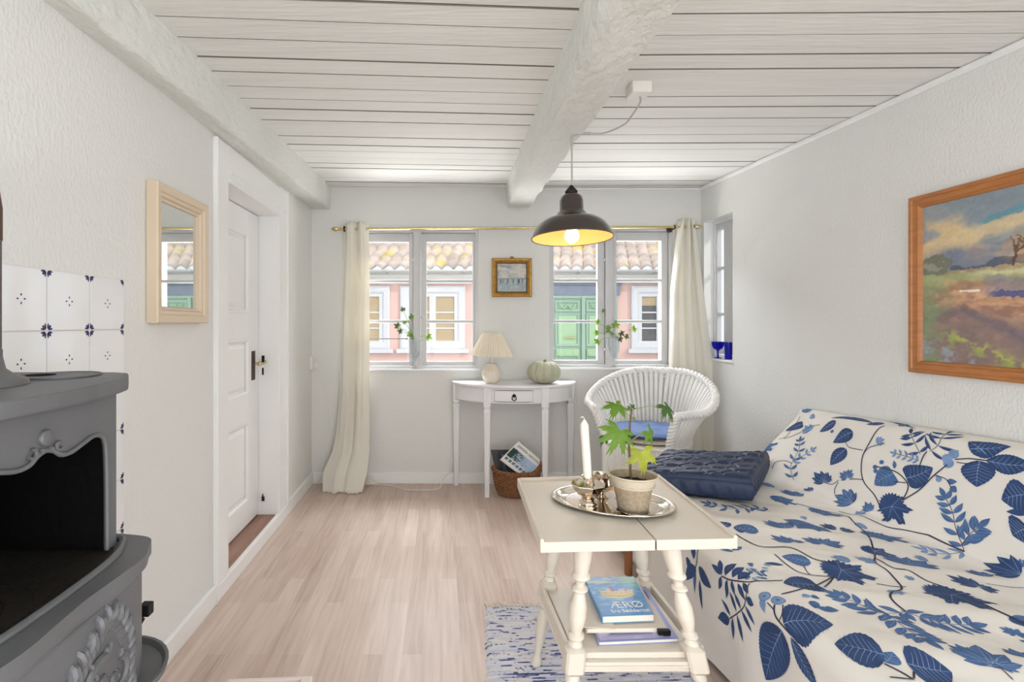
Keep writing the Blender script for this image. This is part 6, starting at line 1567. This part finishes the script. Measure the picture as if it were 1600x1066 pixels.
# --- pinnate light sprays
compound2([cE(*p) for p in [(432, 312), (420, 260), (450, 200), (455, 165)]], MID, 6, .045, .014); compound2([cE(*p) for p in [(432, 250), (460, 225), (500, 200)]], LIGHT, 4, .035, .012)
compound2([cE(*p) for p in [(1068, 575), (1040, 500), (1025, 430), (1000, 380)]], MID, 6, .055, .018); compound2([cE(*p) for p in [(1055, 560), (1085, 520), (1120, 490)]], MID, 4, .06, .02, start=.3); compound2([cE(*p) for p in [(1070, 580), (1000, 590), (925, 575)]], LIGHT, 4, .05, .013)
compound2([cE(*p) for p in [(850, 805), (760, 810), (680, 780), (600, 745)]], MID, 7, .055, .018, stem=MID); compound2([cE(*p) for p in [(830, 800), (920, 830), (1000, 850), (1090, 855)]], MID, 7, .055, .018, stem=MID); compound2([cE(*p) for p in [(780, 815), (840, 860), (920, 905)]], MID, 5, .06, .02, stem=MID)
compound2([cE(*p) for p in [(345, 430), (280, 415), (200, 420), (115, 402)]], MID, 8, .05, .015, stem=MID); compound2([cE(*p) for p in [(905, 215), (880, 165), (870, 140)]], NAVY, 4, .055, .013, side_a=1.3); compound2([cE(*p) for p in [(940, 205), (975, 175), (1000, 140)]], NAVY, 4, .075, .012, side_a=1.3); compound2([cE(*p) for p in [(900, 240), (860, 225), (810, 212)]], LIGHT, 5, .03, .010)
# --- same print continues toward the near end and low front, outside the view
placed = []
for k in range(900):
    y = r.uniform(.03, 1.25); s = r.uniform(.04, Ssum-.05); q = SF(y, s); qx = VX+F*q[0]/q[1]; qy = VY-F*(q[2]-CH)/q[1]
    if (qx < 1650 and qy < 1125) or any((y-a_)**2+(s-b_)**2 < .125**2 for a_, b_ in placed): continue
    placed.append((y, s)); a = r.uniform(0, 6.3); l = r.uniform(.07, .10); e = np.array((y, s)); f = e+l*np.array((math.cos(a), math.sin(a))); kk = len(placed) % 4
    if kk == 0: leaf2(e, f, l*.7, NAVY, 'ovate', serr=.03, veins=5)
    elif kk == 1: sprig2(e, a, l*.7, MID)
    elif kk == 2: compound2([e, (e+f)/2+.008, f], MID, 5, .04, .013)
    else: leaf2(e, f, l*.6, MID, 'heart', veins=4); line2([e, e-(f-e)*.5], .004, TWIG)
sf = thing('sofa', 'daybed sofa covered with a white throw printed with blue leaves', 'sofa', (1.36, 1.6, 0))
cover_o = build('printed_throw', cover, [M['cloth'], M['navy'], M['midblue'], M['lightblue'], M['vein'], M['twig']], sf, smooth=True, angle=180)
m = MB(); m.box((.93, .68, .10), (1.84, 2.50, .36)); m.box((1.78, .68, .36), (1.84, 2.30, .60)); build('frame', m, M['oak'], sf, bevel=.01)
for x, y in ((.862, 2.31), (.95, .72), (1.78, .72), (1.78, 2.45)):
    m = MB(); m.lathe([(.015, 0), (.019, .01), (.021, .18), (.024, .36)] if x > .9 else [(.016, 0), (.018, .01), (.0185, .12), (.019, .30)], (x if x > .9 else .853, y, .0), 16); build('leg', m, M['oak'], sf, smooth=True, angle=40)

# ------------------------------------------------------------------ folded navy quilt
qA, qB, qC, qD = Vector((1.245, 2.03)), Vector((1.592, 2.46)), Vector((1.12, 2.545)), Vector((.815, 2.20))
zq0 = .434
def qp(u, v): return qA*(1-u)*(1-v)+qB*u*(1-v)+qC*u*v+qD*(1-u)*v       # u: near->far, v: right->left
m = MB(); nu, nv = 150, 150
zt = lambda u, v: zq0+.093-.012*v-.030*float(sstep(.75, 1.0, v))*(1-u)
def wave(u, v):
    a = u*5+.40*math.sin(v*PI*5); b = u*5-.40*math.sin(v*PI*5)+.5
    d = max(abs((a % 1)-.5)*2, abs((b % 1)-.5)*2); w = fbm(np.array(u*22.+v*3), np.array(v*7.), 3, 3)
    return .008*(1-sstep(.72, 1., d))-.004+.010*(float(w)-.5)
rows = []
for i in range(nu+1):
    u = i/nu; row = []
    for j in range(nv+1):
        v = j/nv; e = min(u, 1-u, v, 1-v); rd = .022; q = min(e*.5/rd, 1); fall = .022*(1-math.sqrt(max(0, 1-(1-q)**2)))
        p = qp(u, v); row.append((p.x, p.y, zt(u, v)+wave(u, v)*q-fall+.004*math.sin(u*9+v*5)))
    rows.append(row)
m.grid(rows, flip=True)
# side walls, folded layers
border = [(i/60, 0) for i in range(60)]+[(1, j/60) for j in range(60)]+[(1-i/60, 1) for i in range(60)]+[(0, 1-j/60) for j in range(60)]
c_ = qp(.5, .5); R_ = []
for k in range(13):
    t = k/12; row = []
    for n_, (u, v) in enumerate(border):
        p = qp(u, v); o_ = (p-c_).normalized()*(.010*math.sin(PI*t)**.5+.004*math.sin(n_*.9+t*2)*math.sin(PI*t)-.004*(abs(t-.5) < .06)*(v < .02)); ztop = zt(u, v)-.022+.004*math.sin(u*9+v*5); row.append((p.x+o_.x, p.y+o_.y, zq0+(ztop-zq0)*t))
    R_.append(row)
m.grid(R_, closev=True); m.f.append(tuple(range(len(m.v)-13*240, len(m.v)-12*240))[::-1]); m.m.append(0)
o = build('folded_quilt', m, M['navyquilt'], smooth=True, angle=180); tag(o, 'folded dark navy quilt with wavy stitching on the far end of the sofa', 'quilt')
